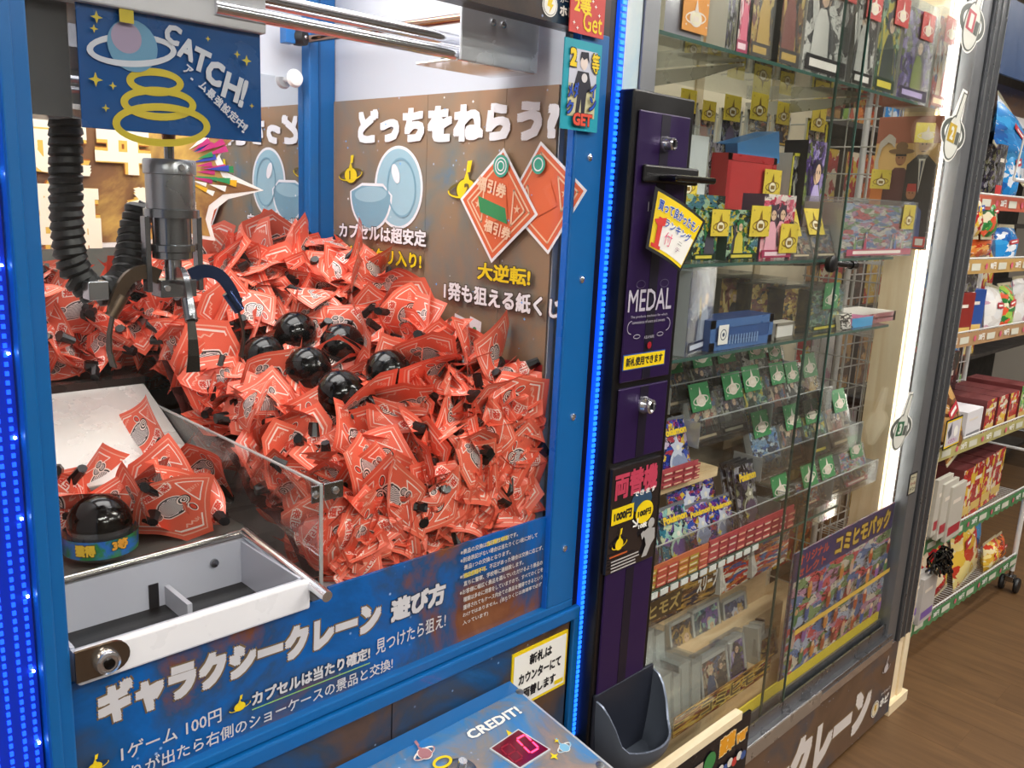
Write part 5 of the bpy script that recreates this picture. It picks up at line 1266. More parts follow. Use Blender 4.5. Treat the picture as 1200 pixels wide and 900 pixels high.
for rn, y, L_, z0 in SETS:
    xs = []
    for i, (a, b_, c, d, art) in enumerate(L_):
        xc, yy, zb, w_, h = PK['%d_%d' % (a, c)]
        item('card_set', 'card set with a green tag, %s from left in the %s of the riser' % (ords[i], rn), 'card pack', (xc, y, zb, w_, h), art, .016 + .01 * (i % 2), tilt=-.32, lean=0, side='c9ccc8',
             wrap=True, tagc='3f8f58', tagpos=(.12 if i % 2 else -.1, .74), group='sleeved card sets on the riser', zfix=z0)
        xs += [xc - w_ / 2 - .01, xc + w_ / 2 + .012]
    tray((min(xs), y - .012, z0, 0, 0), (max(xs), y - .012, z0, 0, 0))
pl_ = B().box(1.14, 2.36, 1.10, 1.20, .78, .90, mat('b9aa92', .5)).build('riser_block', rz_)
pl_ = B().box(1.14, 1.80, 1.06, 1.20, .90, 1.06, mat('c9bda6', .5)).build('riser_block', rz_)
# booster packs
def booster(label, r, art, group, tilt=-.3, zf=None, n_=1, txt=True):
    xc, y, z, w_, h = r
    if zf: h = z + h - zf; z = zf
    t = thing('booster_pack', label, 'card pack', (xc, y, z), group); t.rotation_euler = (tilt, 0, 0)
    b = B(); n = 6; rows = []
    for j in range(9):
        v = j / 8; th = .006 * math.sin(math.pi * min(1, max(0, v))) ** .5
        rows.append([V(-w_ / 2 + w_ * i / n, -th * math.sin(math.pi * i / n) ** .6 if 0 < i < n else 0, v * h) for i in range(n + 1)])
    vs = [p for r_ in rows for p in r_]; uvs = [(i / n, j / 8) for j in range(9) for i in range(n + 1)]
    b.mesh(vs, [(j * 7 + i, j * 7 + i + 1, j * 7 + i + 8, j * 7 + i + 7) for j in range(8) for i in range(6)], ART[art], uvs)
    b.mesh([V(-w_ / 2, .004, 0), V(w_ / 2, .004, 0), V(w_ / 2, .004, h), V(-w_ / 2, .004, h)], [(3, 2, 1, 0)], mat('c9ccd4', .25, .5))
    o = b.build('wrapper', None, True); o.parent = t
    b = B()
    for z_ in (0, h - .008): b.box(-w_ / 2, w_ / 2, -.0012, .0042, z_, z_ + .008, mat('aeb4c0' if art != 'dark' else '55585e', .2, .7))
    o = b.build('crimp', None); o.parent = t
    pf = Print(Pl((0, -.0066, 0), (1, 0, 0), (0, 0, 1))); C3 = FIG['sea' if art == 'sea' else 'dark' if art == 'dark' else 'navy']; rf = random.Random(int(xc * 999))
    pf.poly([(-w_ * .30, h * .12), (w_ * .05, h * .08), (w_ * .34, h * .22), (w_ * .22, h * .40), (w_ * .02, h * .46), (-w_ * .22, h * .36)], mat(C3[3], .3)); pf.star(w_ * .02, h * .52, w_ * .24, mat(C3[1], .3), 5, .55, rf.uniform(0, 2))
    pf.ring(-w_ * .05, h * .34, w_ * .26, w_ * .07, mat(C3[1], .3), ry=h * .12, rot=.6, a0=0, a1=4); pf.disc(w_ * .04, h * .52, w_ * .06, mat('e8e4d8', .3), n=10); pf.star(-w_ * .22, h * .2, w_ * .10, mat('e8d84a', .3), 4)
    o = pf.b.build('picture', None); o.parent = t
    if txt:
        pr = Print(Pl((0, -.0078, 0), (1, 0, 0), (0, 0, 1)))
        pr.text('Pokémon', -w_ * .42, h * .72, w_ * .84, h * .13, mat('f2cf2a', .4), bold=.06, out=mat('1c3a8a', .4), ob=.05)
        o = pr.b.build('lettering', None); o.parent = t
    return t
GA = 'booster packs standing on the card shelf'
booster('blue white booster pack in the upper bin, left one', (1.3833, 0.9600, 0.9443, 0.0735, 0.1315), 'pack', GA)
booster('blue white booster pack in the upper bin, right one', (1.4691, 0.9600, 0.9377, 0.1009, 0.1325), 'pack', GA)
booster('teal booster pack at the left edge of the lower bin', (1.3101, 0.8950, 0.7625, 0.0687, 0.1647), 'sea', GA, zf=.79)
booster('teal booster pack with violet creature art, right of the edge one', (1.3994, 0.8950, 0.7540, 0.0958, 0.1599), 'sea', GA, zf=.79)
booster('blue red booster pack in the middle bin, left one', (1.4966, 0.9050, 0.7608, 0.0868, 0.1351), 'pack', GA, zf=.80)
booster('blue red booster pack in the middle bin, right one', (1.5764, 0.9050, 0.7583, 0.0925, 0.1332), 'pack', GA, zf=.80)
booster('blue booster pack leaning behind the middle pair', (1.5039, 0.9500, 0.8227, 0.1188, 0.0955), 'pack', GA, zf=.84, txt=False)
booster('dark violet booster pack behind the middle bin', (1.5817, 0.9600, 0.8098, 0.1049, 0.1090), 'pack', GA, zf=.84, txt=False)
for k in range(3):
    booster('black silver booster pack in the right bin, %s of three' % ('front', 'middle', 'rear')[k], (1.555 + .125 - k * .006, .900 + k * .012, .80, .082, .150), 'dark', 'black silver booster packs in the right bin', txt=(k == 0), tilt=-.25)
# price rails
def prail(label, x0, x1, y, z0, z1, cols, text=None, tilt=0):
    t = tag(bx('price_rail', None, x0, x1, y, y + .003, z0, z1, mat(cols[0], .4)), label, 'price strip')
    pr = Print(yplane(y), .0003); k = 0; x = x0 + .003
    rs_ = random.Random(int(x0 * 1000))
    while x < x1 - .02:
        w_ = .034; c = cols[1 + k % (len(cols) - 1)]
        for j in range(3):
            h = (z1 - z0) / 3.2; pr.rect(x, z0 + j * h * 1.02 + .002, min(x1 - .002, x + w_ - .003), z0 + j * h * 1.02 + h * .85, mat(c, .4))
            pr.line([(x + .003, z0 + j * h * 1.02 + h * .45), (min(x1 - .004, x + w_ - .008), z0 + j * h * 1.02 + h * .45)], h * .22, mat('f0c0a0' if k % 2 else 'e8d8c0', .4))
        x += w_; k += 1
    pr.build(t)
prail('red price strip under the upper booster bin', 1.30, 1.495, .935, .945, .985, ['b8505a', 'c05058', 'b04450'])
prail('orange and yellow price strip at the shelf front left', 1.185, 1.470, .876, .780, .826, ['c9704a', 'c8504a', 'c9903a', 'b8a03a', 'c8504a'])
prail('long red price strip along the shelf front', 1.474, 1.83, .876, .780, .828, ['b84a50', 'c05058', 'a83c48', 'b0405a'])
# acrylic dividers of the booster bins
bn = thing('bin_divider', 'clear acrylic bins holding booster packs on the card shelf', 'display bin', (1.5, .9, .78))
for x in (1.30, 1.42, 1.585, 1.80):
    b = B(); b.box(x - .0015, x + .0015, .88, 1.0, .779, .86, ACRY); b.build('divider', bn); b = B(); b.box(x - .0015, x + .0015, .879, 1.0, .86, .8615, ACRYEDGE); b.build('divider_edge', bn)
b = B(); b.box(1.20, 1.83, .8795, .882, .779, .862, ACRY); b.build('front_pane', bn); b = B(); b.box(1.20, 1.83, .879, .8825, .862, .8635, ACRYEDGE); b.build('divider_edge', bn)
bx('upper_step', bn, 1.16, 1.60, .95, 1.10, .925, .945, PINEX)
# lower wooden bins
wb = thing('wooden_bin', 'stepped pine wooden bin full of boxed cards in the case floor', 'display bin', (1.6, 1.0, .32))
bx('step', wb, 1.10, 2.02, 1.02, 1.20, .318, .60, PINEX, .001); bx('rail', wb, 1.12, 2.02, 1.005, 1.017, .60, .635, PINEX, .001)
bx('step', wb, 1.10, 2.00, .955, 1.004, .318, .500, PINEX, .001); bx('rail', wb, 1.22, 1.42, .945, .957, .500, .515, PINEX, .001)
bx('step', wb, 1.10, 1.98, .895, .954, .318, .405, PINEX, .001)
bn1 = tag(bx('shelf_banner', None, 1.33, 1.72, .985, .988, .600, .690, ART['brown']), 'brown banner with golden katakana under the card shelf', 'banner')
pr = Print(yplane(.985)); pr.rect(1.345, .612, 1.56, .660, mat('4a3a24', .5)); pr.text('コミヒモズ', 1.352, .618, .20, .036, mat('c9b06a', .4), bold=.03); pr.rect(1.345, .665, 1.60, .682, mat('a8502f', .5))
pr.text('スリーブ', 1.62, .625, .085, .04, PAPERW, bold=.05); pr.build(bn1)
bn2 = tag(bx('shelf_banner', None, 1.73, 2.05, .985, .988, .590, .680, ART['red']), 'red banner strip right of the brown katakana banner', 'banner')
def slab(label, r, art, group, tilt=-.22, d=.020, zf=None, rz=0, fr='b9bdb8'):
    return item('card_slab', label, 'card case', r, art, d, tilt=tilt, side='aeb2ae', wrap=True, group=group, zfix=zf, frame=fr, rz=rz)
GS = 'clear cased cards in the wooden bin'
slab('cased card with a dark brown picture in the back bin row', (1.6117, 0.9800, 0.4177, 0.1111, 0.1436), 'brown', GS)
slab('cased card with a teal picture beside the dark brown one', (1.7042, 0.9800, 0.4274, 0.1186, 0.1383), 'sea', GS)
slab('cased card with a blue gold picture in the back bin row', (1.8315, 0.9800, 0.4277, 0.1080, 0.1196), 'navy', GS)
slab('cased card with a tan picture in the front bin row', (1.6125, 0.9000, 0.3486, 0.1148, 0.1581), 'card', GS, zf=.405)
slab('cased card with a blue violet picture in the front bin row', (1.7064, 0.9100, 0.3816, 0.1060, 0.1222), 'purple', GS, zf=.405)
slab('cased card with a gold picture at the right of the front bin row', (1.8575, 0.9100, 0.3591, 0.0955, 0.1067), 'gold', GS, zf=.405)
GE = 'pale card cases standing edge-on in the wooden bin'
EM = ART['card']
for i, (r, n_) in enumerate((((1.4121, 0.9500, 0.4812, 0.0414, 0.1287), 'leftmost pale card case in the back of the wooden bin'), ((1.4515, 0.9500, 0.4654, 0.0428, 0.1248), 'pale card case standing second in the back of the wooden bin'),
     ((1.3284, 0.8850, 0.4618, 0.0365, 0.0857), 'pale card case nearest the medal cup'), ((1.3923, 0.8850, 0.4327, 0.0386, 0.1135), 'pale edge-on case, left of the middle front pair'), ((1.4272, 0.8850, 0.4131, 0.0365, 0.1156), 'pale edge-on case, right of the middle front pair'),
     ((1.4777, 0.8950, 0.4103, 0.0413, 0.1267), 'pale edge-on case, left of the right front pair'), ((1.5187, 0.8950, 0.3882, 0.0463, 0.1294), 'pale edge-on case, right of the right front pair'))):
    item('card_slab', n_, 'card case', r, 'b4b9b2', .07, tilt=-.12, side='9aa09c', wrap=True, group=GE)
for i, (x, y, z, n_, lb) in enumerate(((1.755, .985, .600, 7, 'grey stack of sleeved cards in the back bin, left'), (1.90, .985, .600, 7, 'grey stack of sleeved cards in the back bin, right'), (1.74, .925, .405, 9, 'grey stack of sleeved cards in the front bin, left'), (1.86, .92, .405, 7, 'grey stack of sleeved cards in the front bin, right'))):
    t = thing('card_stack', lb, 'card pack', (x, y, z), 'grey sleeved card stacks in the wooden bin'); t.rotation_euler = (-.12, 0, .25)
    for k in range(n_):
        b = B().box(-.05 + k * .0095, -.0428 + k * .0095, 0, .068, 0, .095 - .002 * (k % 3), mat('b9bcb6', .3) if k < n_ - 1 else EM); o = b.build('card_case', None); o.parent = t
# front boards
yb = tag(bx('yellow_board', None, 1.60, 2.425, .864, .868, .320, .371, mat('ecd63a', .4)), 'plain yellow board along the bottom inside the glass doors', 'board')
b = tag(bx('gold_banner', None, 1.40, 1.80, .872, .875, .408, .455, ART['gold']), 'gold lettered banner behind the clear front board of the bin', 'banner')
pr = Print(yplane(.872)); pr.text('コミヒモ', 1.50, .415, .22, .03, mat('5a4a2a', .4), bold=.05, out=mat('d8c06a', .4)); pr.build(b)
ps = B().box(1.835, 2.425, .864, .868, .372, .705, ART['mix']).build('event_poster', None); tag(ps, 'colourful poster with many small characters behind the right glass door', 'poster')
pr = Print(yplane(.8638)); pr.poly([(1.836, .628), (2.424, .628), (2.424, .704), (1.836, .704)], mat('2a2f6a', .35))
pr.poly([(1.836, .373), (1.848, .373), (1.848, .704), (1.836, .704)], mat('1c2350', .35))
pr.text('オリジナル', 1.862, .667, .16, .026, mat('c8503a', .4), bold=.04); pr.text('セレクト', 1.862, .636, .15, .024, mat('c8503a', .4), bold=.04)
pr.text('コミヒモパック', 2.06, .638, .34, .056, mat('d8b84a', .4), bold=.05, out=mat('4a2a1a', .4))
rs_ = random.Random(9)
for i in range(10):
    for j in range(4):
        if rs_.random() < .8:
            a, b_ = 1.88 + i * .056, .388 + j * .060; c = mat(rs_.choice(['a8502a', 'c8843a', '7a2a2a', '3a5a9a', '4a7a4a', '8a5aa0', 'c8a89a']), .4)
            pr.disc(a, b_ + .018, .012, c, ry=.022, n=12); pr.disc(a, b_ + .034, .008, mat(rs_.choice(['d8a47a', 'c89a70', 'e0c0a0']), .4), n=10)
pr.poly([(1.86, .492), (2.42, .500), (2.42, .512), (1.86, .506)], mat('c8a84a', .4)); pr.build(ps)
sm_ = tag(bx('small_notice', None, 2.380, 2.432, .8185, .8205, .745, .808, INKK), 'small black edged notice on the post above the colourful poster', 'sign')
pr = Print(yplane(.8185)); pr.rect(2.384, .749, 2.428, .804, mat('b8b49a', .4))
for i in range(3): pr.text(('マナー', 'メール', 'ドン')[i], 2.388, .788 - i * .016, .035, .011, mat('8a2a2a' if i % 2 else '2a2a2a', .4), bold=.04)
pr.build(sm_)
# pine strip and box with the ver sign at the lower left
wf = thing('sign_box', 'black lettered sign board under a pine strip at the case front', 'sign', (1.36, .80, 0))
bx('pine_strip', wf, 1.165, 1.55, .800, .818, .424, .444, PINE, .001); bx('board', wf, 1.165, 1.60, .806, .812, .24, .423, mat('15131a', .3))
bx('leg', wf, 1.17, 1.20, .812, .822, 0, .424, PINE); bx('leg', wf, 1.50, 1.53, .812, .822, 0, .424, PINE)
pr = Print(yplane(.806)); pr.text('豪華', 1.478, .360, .062, .046, mat('e8a020', .4), bold=.08, out=mat('fff0c0', .4)); pr.text('ver', 1.545, .362, .045, .026, mat('e8a020', .4), bold=.06, out=mat('fff0c0', .4))
for i, t in enumerate('カード'):
    pr.rect(1.225 + i * .066, .318, 1.282 + i * .066, .385, mat('c8b8a8', .4)); pr.text(t, 1.236 + i * .066, .328, .036, .046 if t != 'ー' else .010, mat('c87a20', .4), bold=.08)
pr.disc(1.440, .372, .022, mat('3a8a4a', .4)); 
for i in range(7): pr.disc(1.47 + i * .018, .325 + .006 * (i % 2), .011, mat(['c83a34', 'e6e2da', '3a5a9a', 'e6e2da'][i % 4], .4), n=12)
pr.build(wf)
# ------------------------------------------------------------------ snack rack beyond the showcase
RACKW = mat('e3e4e2', .35, .2)
rk0 = thing('snack_rack', 'white wire snack rack on castors beyond the showcase', 'rack', (3.3, 1.05, 0))
RA, RB_ = (2.70, .920), (3.86, .868)
def rp_(x): return RA[1] + (RB_[1] - RA[1]) * (x - RA[0]) / (RB_[0] - RA[0])
def rv(x, dy, z): return V(x, rp_(x) + dy, z)
DEP = .30
b = B()
for x in (2.72, 3.84):
    for dy in (0, DEP):
        b = B(); b.tube([rv(x, dy, .09), rv(x, dy, 1.95)], .010, RACKW, 10); b.build('upright', rk0, True)
b = B(); b.tube([rv(3.84, 0, .13), rv(3.84, DEP, .13)], .008, RACKW, 8); b.tube([rv(3.84, 0, .6), rv(3.84, DEP, .6)], .006, RACKW, 8); b.build('side_tie', rk0, True)
b = B()
for i in range(22): b.tube([rv(2.72 + i * .0533, DEP, .12), rv(2.72 + i * .0533, DEP, 1.95)], .0025, RACKW, 5)
for i in range(24): b.tube([rv(2.72, DEP, .15 + i * .077), rv(3.84, DEP, .15 + i * .077)], .0025, RACKW, 5)
b.build('back_grid', rk0)['kind'] = 'stuff'
SHZ = [.135, .43, .745, 1.115, 1.345, 1.54]
SCOL = ['4f8a5a', '4f8a5a', 'b8b070', 'b08a62', 'c09a5a', 'c0604a']
for i, z in enumerate(SHZ):
    b = B()
    for k in range(52):
        x = 2.73 + k * .0215
        b.tube([rv(x, DEP, z), rv(x, 0, z), rv(x, -.004, z + .035)], .0016, RACKW, 4)
    for dy in (0, .15, DEP): b.tube([rv(2.72, dy, z - .003), rv(3.84, dy, z - .003)], .003, RACKW, 6)
    b.tube([rv(2.72, -.004, z + .035), rv(3.84, -.004, z + .035)], .003, RACKW, 6)
    s = b.build('wire_shelf', rk0); s['kind'] = 'stuff'
    b = B(); n = 44
    for k in range(n):
        x0, x1 = 2.725 + k * 1.11 / n, 2.725 + (k + 1) * 1.11 / n
        b.poly([rv(x0, -.010, z - .012 - (.008 if (k % 2 and i < 2) else 0)), rv(x1, -.010, z - .012 - (.008 if (k % 2 == 0 and i < 2) else 0)), rv(x1, -.010, z + .032), rv(x0, -.010, z + .032)], mat(SCOL[i], .4))
    fn = lambda a, b_, h: rv(a, -.0105 - h, b_)
    pr = Print(None, .0005, fn); rr = random.Random(i)
    for k in range(5):
        a = 2.80 + k * .22
        pr.text(('28円', '38円', '98円')[(i + k) % 3], a, z + .000, .05, .022, PAPERW, bold=.04); pr.disc(a - .03, z + .010, .010, mat('d8607a', .4))
        pr.rect(a + .07, z - .002, a + .14, z + .020, mat('d8d8c8', .4))
    q = pr.b; k = len(b.v); b.v += q.v
    for f, m, u in zip(q.f, q.m, q.uv): b.f.append(tuple(k + j for j in f)); b.m.append(b.mi(q.mats[m])); b.uv.append(u)
    b.build('price_strip', rk0)
def castor(x, dy):
    p = rv(x, dy, 0)
    f = B(); f.tube([p + V(0, 0, .10), p + V(0, 0, .065)], .009, STEEL, 10); f.box(p.x - .022, p.x + .022, p.y - .016, p.y + .016, .045, .068, STEEL)
    for s in (-1, 1): f.box(p.x - .014, p.x + .016, p.y + s * .017 - .001, p.y + s * .017 + .001, .02, .066, STEEL)
    f = f.build('castor', rk0, bevel=.001)
    for s in (-.021, .021): B().lathe([(.006, -.009), (.030, -.008), (.033, 0), (.030, .008), (.006, .009)], mat('161618', .5), p + V(0, s * 1.3, .033), 22, (0, 1, 0)).build('wheel', f, True)
for x, dy in ((3.84, 0.0), (3.84, DEP), (2.74, 0), (2.74, DEP)): castor(x, dy)
SN = {
 'snack_yellow': artmat('sn_yellow', ['e8c24a', 'f0dc90', 'c8402a', 'e8d8a8', 'd8a83a'], 4.42, .25, .30), 'snack_red': artmat('sn_red', ['c82f2a', 'b8242a', 'e8c040', 'f0e0c0', 'a82028'], 4.42, .25, .30),
 'snack_blue': artmat('sn_blue', ['1f7fc8', '2a90d8', '1a60b0', 'e0e8f0', '3aa0e0'], 3.74, .25, .25), 'snack_white': artmat('sn_white', ['e8e6e2', 'f0eeea', 'd8d4d0', 'c8a0b0', 'e0e0e0'], 3.4, .25, .2),
 'snack_dark': artmat('sn_dark', ['2a2226', '4a3438', '8a5a3a', '1a1a1e', '6a2a2a'], 5.1, .25), 'snack_orange': artmat('sn_orange', ['d8602a', 'e88a3a', 'c84020', 'e8b060', '7a3a20'], 4.42, .25, .3),
 'snack_choc': artmat('sn_choc', ['7a4a2a', '9a6a40', 'c89a5a', '5a3420', 'b88a50'], 3.74, .25, .25), 'snack_green': artmat('sn_green', ['3a9a4a', '9ac84a', 'e8e0c0', '2a7a3a', 'e05a3a'], 4.42, .3, .3),
}
def bag(label, x, dy, z, w_, h, art, group=None, tilt=-.15, rz=0, lean=0, th=.03, txt=None):
    p = rv(x, dy, z); t = thing('snack_bag', label, 'snack bag', p, group); t.rotation_euler = (tilt, lean, rz)
    n = 7; vs = []; uv = []
    for sd in (-1, 1):
        for j in range(n + 1):
            for i in range(n + 1):
                u, v = i / n, j / n; e = (math.sin(math.pi * u) * math.sin(math.pi * v)) ** .45 if 0 < i < n and 0 < j < n else 0
                pin = 1 - .05 * math.sin(math.pi * v)
                vs.append(V((u - .5) * w_ * pin, sd * th * (e + (.12 * math.sin(u * 9 + x * 7) * math.sin(v * 8) if e else 0)), v * h)); uv.append((u, v))
    N1 = (n + 1) ** 2; fs = []
    for j in range(n):
        for i in range(n):
            a = j * (n + 1) + i; fs.append((a, a + 1, a + n + 2, a + n + 1)); a += N1; fs.append((a + n + 1, a + n + 2, a + 1, a))
    b = B(); b.mesh(vs, fs, SN[art], uv); o = b.build('bag_body', None, True); o.parent = t
    b = B()
    for z_ in (-.006, h - .004): b.box(-w_ / 2, w_ / 2, -.0015, .0015, z_, z_ + .012, mat('d8d0b0', .3, .4))
    o = b.build('seal', None); o.parent = t
    pr = Print(Pl((0, -th * .98, 0), (1, 0, 0), (0, 0, 1)))
    pr.poly([(-w_ * .22, h * .52), (w_ * .24, h * .56), (w_ * .24, h * .68), (-w_ * .22, h * .64)], mat('b82a3a' if art != 'snack_red' else '1f4fa8', .35))
    pr.poly([(-w_ * .14, h * .565), (w_ * .16, h * .595), (w_ * .16, h * .635), (-w_ * .14, h * .605)], PAPERW)
    o = pr.b.build('label_patch', None); o.parent = t
    return t
def rbox(label, x, dy, z, w_, h, d, art, group=None, rz=0, name='snack_box', cat='snack box', lid=None, tilt=0):
    p = rv(x, dy, z); t = thing(name, label, cat, p, group); t.rotation_euler = (tilt, 0, rz)
    A = SN.get(art) or ART.get(art) or mat(art, .4)
    b = B(); b.box(-w_ / 2, w_ / 2, 0, d, 0, h, mat('6a3030', .5) if art.startswith('snack') else A, front=A); o = b.build('box', None, bevel=.001); o.parent = t
    pr = Print(Pl((0, 0, 0), (1, 0, 0), (0, 0, 1)), .0006); pr.rect(-w_ * .42, h * .1, w_ * .42, h * .26, mat(lid or 'd8b86a', .4)); pr.rect(-w_ * .35, h * .68, w_ * .2, h * .75, mat('e6ddd0', .4))
    o = pr.b.build('label_patch', None); o.parent = t
    return t
z = SHZ[0] + .004
GB = 'snack bags on the lowest rack shelf'
bag('yellow potato snack bag, leftmost on the lowest rack shelf', 2.90, .05, z, .17, .12, 'snack_yellow', GB)
bag('orange red chip bag with a blue patch on the lowest shelf', 3.04, .05, z, .17, .22, 'snack_red', GB, lean=.08)
bag('red and cream chip bag, third along the lowest shelf', 3.24, .06, z, .18, .23, 'snack_red', GB, lean=-.1)
bag('large pale yellow chip bag on the lowest shelf', 3.47, .05, z, .25, .28, 'snack_yellow', GB, lean=-.15)
bag('small yellow chip bag lying before the bright blue bag', 3.66, .03, z, .15, .11, 'snack_yellow', GB)
bag('bright blue snack bag on the lowest rack shelf', 3.76, .14, z, .21, .27, 'snack_blue', GB, lean=.1)
bag('dark blue snack bag behind the pale yellow one', 3.62, .22, z, .20, .26, 'snack_blue', GB)
bag('pink and yellow bag at the right end of the lowest shelf', 3.77, .04, z, .12, .10, 'snack_orange', GB)
z = SHZ[1] + .004
GB = 'snack packets on the second rack shelf'
for k in range(4): rbox('red biscuit packet with yellow fruit print, %s from left on the second shelf' % ords[k], 3.24 + k * .13, .02 + .01 * k, z, .115, .20, .16, 'snack_red', GB)
bag('red bag with white potato slices and green herbs', 3.14, .03, z, .17, .15, 'snack_yellow', GB, lean=.1)
z = SHZ[2] + .004
GB = 'flat snack cartons on the third rack shelf'
bag('brown and orange crisp bag leaning at the left of the third shelf', 3.02, .00, z - .02, .16, .27, 'snack_choc', GB, lean=-.35, tilt=-.25)
rbox('white carton with grey icons on the third rack shelf', 3.20, .02, z, .16, .105, .20, 'e2e0e4', GB, lid='8a8a90')
for k in range(3): rbox('red and white candy carton, %s from left on the third shelf' % ords[k], 3.345 + k * .115, .02, z, .105, .125, .2, 'snack_red', GB)
rbox('green candy carton at the right of the third shelf', 3.69, .02, z, .11, .14, .2, 'snack_green', GB)
rbox('tall dark red carton at the back of the third shelf', 3.13, .16, z, .20, .27, .09, 'snack_dark', GB)
rbox('tall red ribbed carton with black side at the back', 3.33, .17, z, .16, .27, .09, 'snack_dark', GB)
z = SHZ[3] + .004
GB = 'cartons on the fourth rack shelf'
rbox('dark red carton with a gold band, left one of two alike', 2.80, .02, z, .15, .155, .14, '8a2a24', GB, rz=-.2)
rbox('dark red carton with a gold band, right one of two alike', 2.945, .02, z, .12, .15, .14, '8a2a24', GB, rz=-.2)
rbox('blue carton with a gold band beside the dark red pair', 3.07, .03, z, .11, .155, .14, '2a4f9a', GB, rz=-.2)
bag('white and red wrapped sweet bag on the fourth shelf', 3.21, .02, z, .15, .16, 'snack_white', GB, lean=.15)
bag('green and yellow sweet bag at the right of the fourth shelf', 3.37, .03, z, .14, .16, 'snack_green', GB)
bag('pale blue sweet bag at the right of the fourth shelf', 3.52, .03, z, .15, .18, 'snack_white', GB)
z = SHZ[4] + .004
GB = 'toys hanging above the fifth rack shelf'
rbox('black toy pack with a white picture panel', 2.99, .03, z - .12, .14, .15, .05, 'dark', GB, lid='e6e6e6')
bag('orange toy gun pack hanging high on the rack', 3.02, .03, z + .03, .22, .10, 'snack_orange', GB)
bag('blue toy pack hanging beside the orange one', 3.27, .03, z + .00, .20, .13, 'snack_blue', GB)
bag('purple toy pack below the black one', 2.92, .06, z - .20, .18, .06, 'snack_blue', GB)
z = SHZ[5] + .004
GB = 'packs on the top rack shelf'
rbox('pink and purple picture carton standing askew high on the rack', 2.93, .03, z + .0, .13, .10, .10, 'mix', GB, rz=.4)
bag('blue and white pouch in the high wire basket', 3.24, .04, z + .02, .13, .20, 'snack_blue', GB)
rbox('black bottle shaped pack with a red cap', 3.10, .03, z + .02, .07, .17, .05, 'dark', GB, lid='c83a3a')
bag('multicoloured gum pack hanging under the askew carton', 2.98, .0, z - .10, .10, .13, 'snack_green', GB)
bag('red and blue gum pack hanging beside the multicoloured one', 2.86, .0, z - .10, .12, .14, 'snack_red', GB)
# basket at the top
b = B()
for k in range(9): b.tube([rv(2.95 + k * .09, -.06, 1.62), rv(2.95 + k * .09, -.08, 1.86)], .003, RACKW, 5)
for z_ in (1.62, 1.80, 1.86): b.tube([rv(2.93, -.07, z_), rv(3.70, -.07, z_)], .006 if z_ != 1.80 else .003, RACKW, 6); 
b.build('wire_basket', rk0)
bag('blue inflatable toy in the wire basket at the top of the rack', 3.22, .05, 1.68, .40, .16, 'snack_blue', None, lean=.3)
hd = B(); hd.mesh([rv(2.72, .02, 1.93), rv(3.86, .02, 1.93), rv(3.86, .02, 2.14), rv(2.72, .02, 2.14), rv(2.72, .03, 1.93), rv(3.86, .03, 1.93), rv(3.86, .03, 2.14), rv(2.72, .03, 2.14)], [(0, 1, 2, 3), (5, 4, 7, 6), (4, 5, 1, 0), (3, 2, 6, 7), (4, 0, 3, 7), (1, 5, 6, 2)], mat('173a66', .5))
hd.mesh([rv(2.72, .10, 1.74), rv(3.86, .10, 1.74), rv(3.86, .10, 1.93), rv(2.72, .10, 1.93), rv(2.72, .11, 1.74), rv(3.86, .11, 1.74), rv(3.86, .11, 1.93), rv(2.72, .11, 1.93)], [(0, 1, 2, 3), (5, 4, 7, 6), (4, 5, 1, 0), (3, 2, 6, 7), (4, 0, 3, 7), (1, 5, 6, 2)], GAL_BROWN)
hd = hd.build('header_board', rk0)
pr = Print(None, .001, lambda a, b_, h: rv(a, .10 - h, b_)); pr.text('クレーン', 2.78, 1.76, .95, .14, mat('c9c6c4', .5), bold=.08); pr.build(hd)
# strips of packs hanging at the rack's near end
GH = 'clear snack pouches hanging at the rack end'
for k, (x, dy, z) in enumerate(((2.86, -.04, .50), (2.90, -.045, .48), (2.96, -.05, .46))):
    t = rbox(('rearmost', 'middle', 'frontmost')[k] + ' clear pouch with a white header hanging at the rack end', x, dy, z, .13, .19, .014, 'bdb9ae', GH, name='hanging_pouch', cat='snack pouch', lid='a82a3a')
for k, (x, dy, z) in enumerate(((2.78, -.04, .22), (2.84, -.05, .20))):
    t = rbox(('rear', 'front')[k] + ' white pouch with a violet base low on the rack end', x, dy, z, .12, .16, .014, 'bab6b2', 'white pouches low on the rack end', name='hanging_pouch', cat='snack pouch', lid='7a5aa8')
t = thing('ribbon_bunch', 'shiny black bunch of ribbons hanging at the rack end', 'ribbon', rv(2.86, -.07, .40)); rr = random.Random(3); b = B()
for i in range(40):
    a = V(2.88 + rr.uniform(-.05, .05), rp_(2.88) - .06 + rr.uniform(-.02, .02), .44); b.tube([a, a + V(rr.uniform(-.02, .02), rr.uniform(-.02, .02), -.03), a + V(rr.uniform(-.03, .03), rr.uniform(-.02, .02), -rr.uniform(.05, .08))], .004, BLACKG, 4)
b.build('ribbon', t)['kind'] = 'stuff'
sg2 = tag(bx('cat_notice', None, 2.765, 2.905, .868, .870, .795, .890, INKK), 'yellow edged notice with a picture hung between post and rack', 'sign')
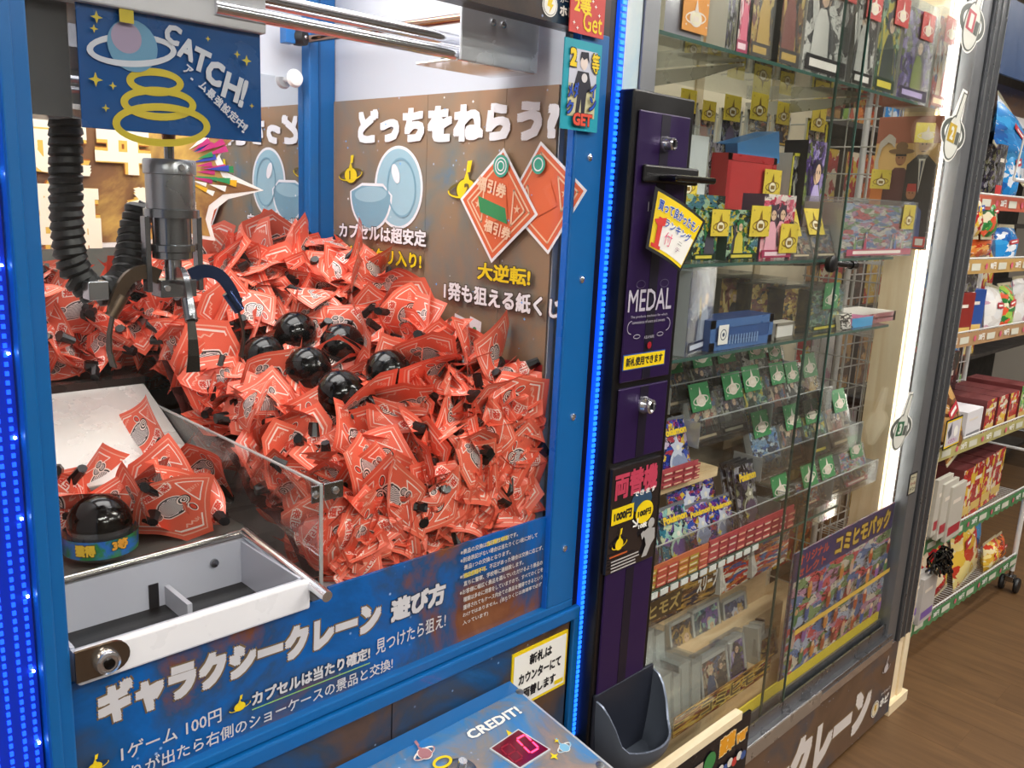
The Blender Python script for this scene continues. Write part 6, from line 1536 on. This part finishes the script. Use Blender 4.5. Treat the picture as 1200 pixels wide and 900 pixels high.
pr = Print(yplane(.868)); pr.rect(2.769, .799, 2.901, .886, YEL); pr.rect(2.774, .804, 2.896, .881, mat('cfcbd2', .4)); pr.poly([(2.785, .85), (2.815, .88), (2.82, .84), (2.80, .825)], mat('5a5a66', .4)); pr.text('ください', 2.80, .810, .07, .014, mat('b04a9a', .4), bold=.03); pr.disc(2.855, .845, .018, PAPERW); pr.build(sg2)
# dim neighbouring shelving behind, seen through the mesh and over the rack
BKS = thing('stock_shelf', 'dark shelving with colourful packets behind the showcase and rack', 'shelf', (3.4, 1.62, 0))
bx('back_board', BKS, 1.3, 6.2, 1.72, 1.74, 0, 2.3, mat('2a2624', .6))
rr = random.Random(12)
for j, z in enumerate((.12, .46, .80, 1.14, 1.48, 1.82)):
    bx('shelf_board', BKS, 1.3, 6.2, 1.45, 1.72, z - .02, z, mat('3a3634', .5))
    
GZ = 'packets on the dark shelving behind'
CO = ['snack_red', 'snack_dark', 'snack_yellow', 'snack_choc', 'snack_orange', 'snack_green', 'snack_white', 'snack_blue']
zz = ['lowest', 'second', 'third', 'fourth', 'fifth', 'highest']
pro = {}
nth = 'first second third fourth fifth sixth seventh eighth ninth tenth eleventh twelfth thirteenth fourteenth fifteenth sixteenth seventeenth eighteenth nineteenth twentieth'.split()
for j, z in enumerate((.12, .46, .80, 1.14, 1.48, 1.82)):
    x = 2.55; cnt = -1
    while x < 4.9:
        cnt += 1
        w_ = rr.choice([.12, .16, .2]); c = rr.choice(CO); h = .24
        t = thing('stock_packet', '%s packet, %s along the %s dark shelf behind the rack' % ({'snack_red': 'red', 'snack_dark': 'dark', 'snack_yellow': 'yellow', 'snack_choc': 'brown', 'snack_orange': 'orange', 'snack_green': 'green', 'snack_white': 'white', 'snack_blue': 'blue'}[c], nth[cnt], zz[j]), 'packet', (x + w_ / 2, 1.48, z), GZ)
        if (w_, c) not in pro:
            b = B().box(-w_ / 2 + .004, w_ / 2 - .004, 0, .14, 0, h, mat('5a4a44', .5), front=SN[c]); o = b.build('carton', None); pro[(w_, c)] = o
        else: o = pro[(w_, c)].copy(); COL.objects.link(o)
        o.parent = t; x += w_ + rr.choice([0, .01, .06])
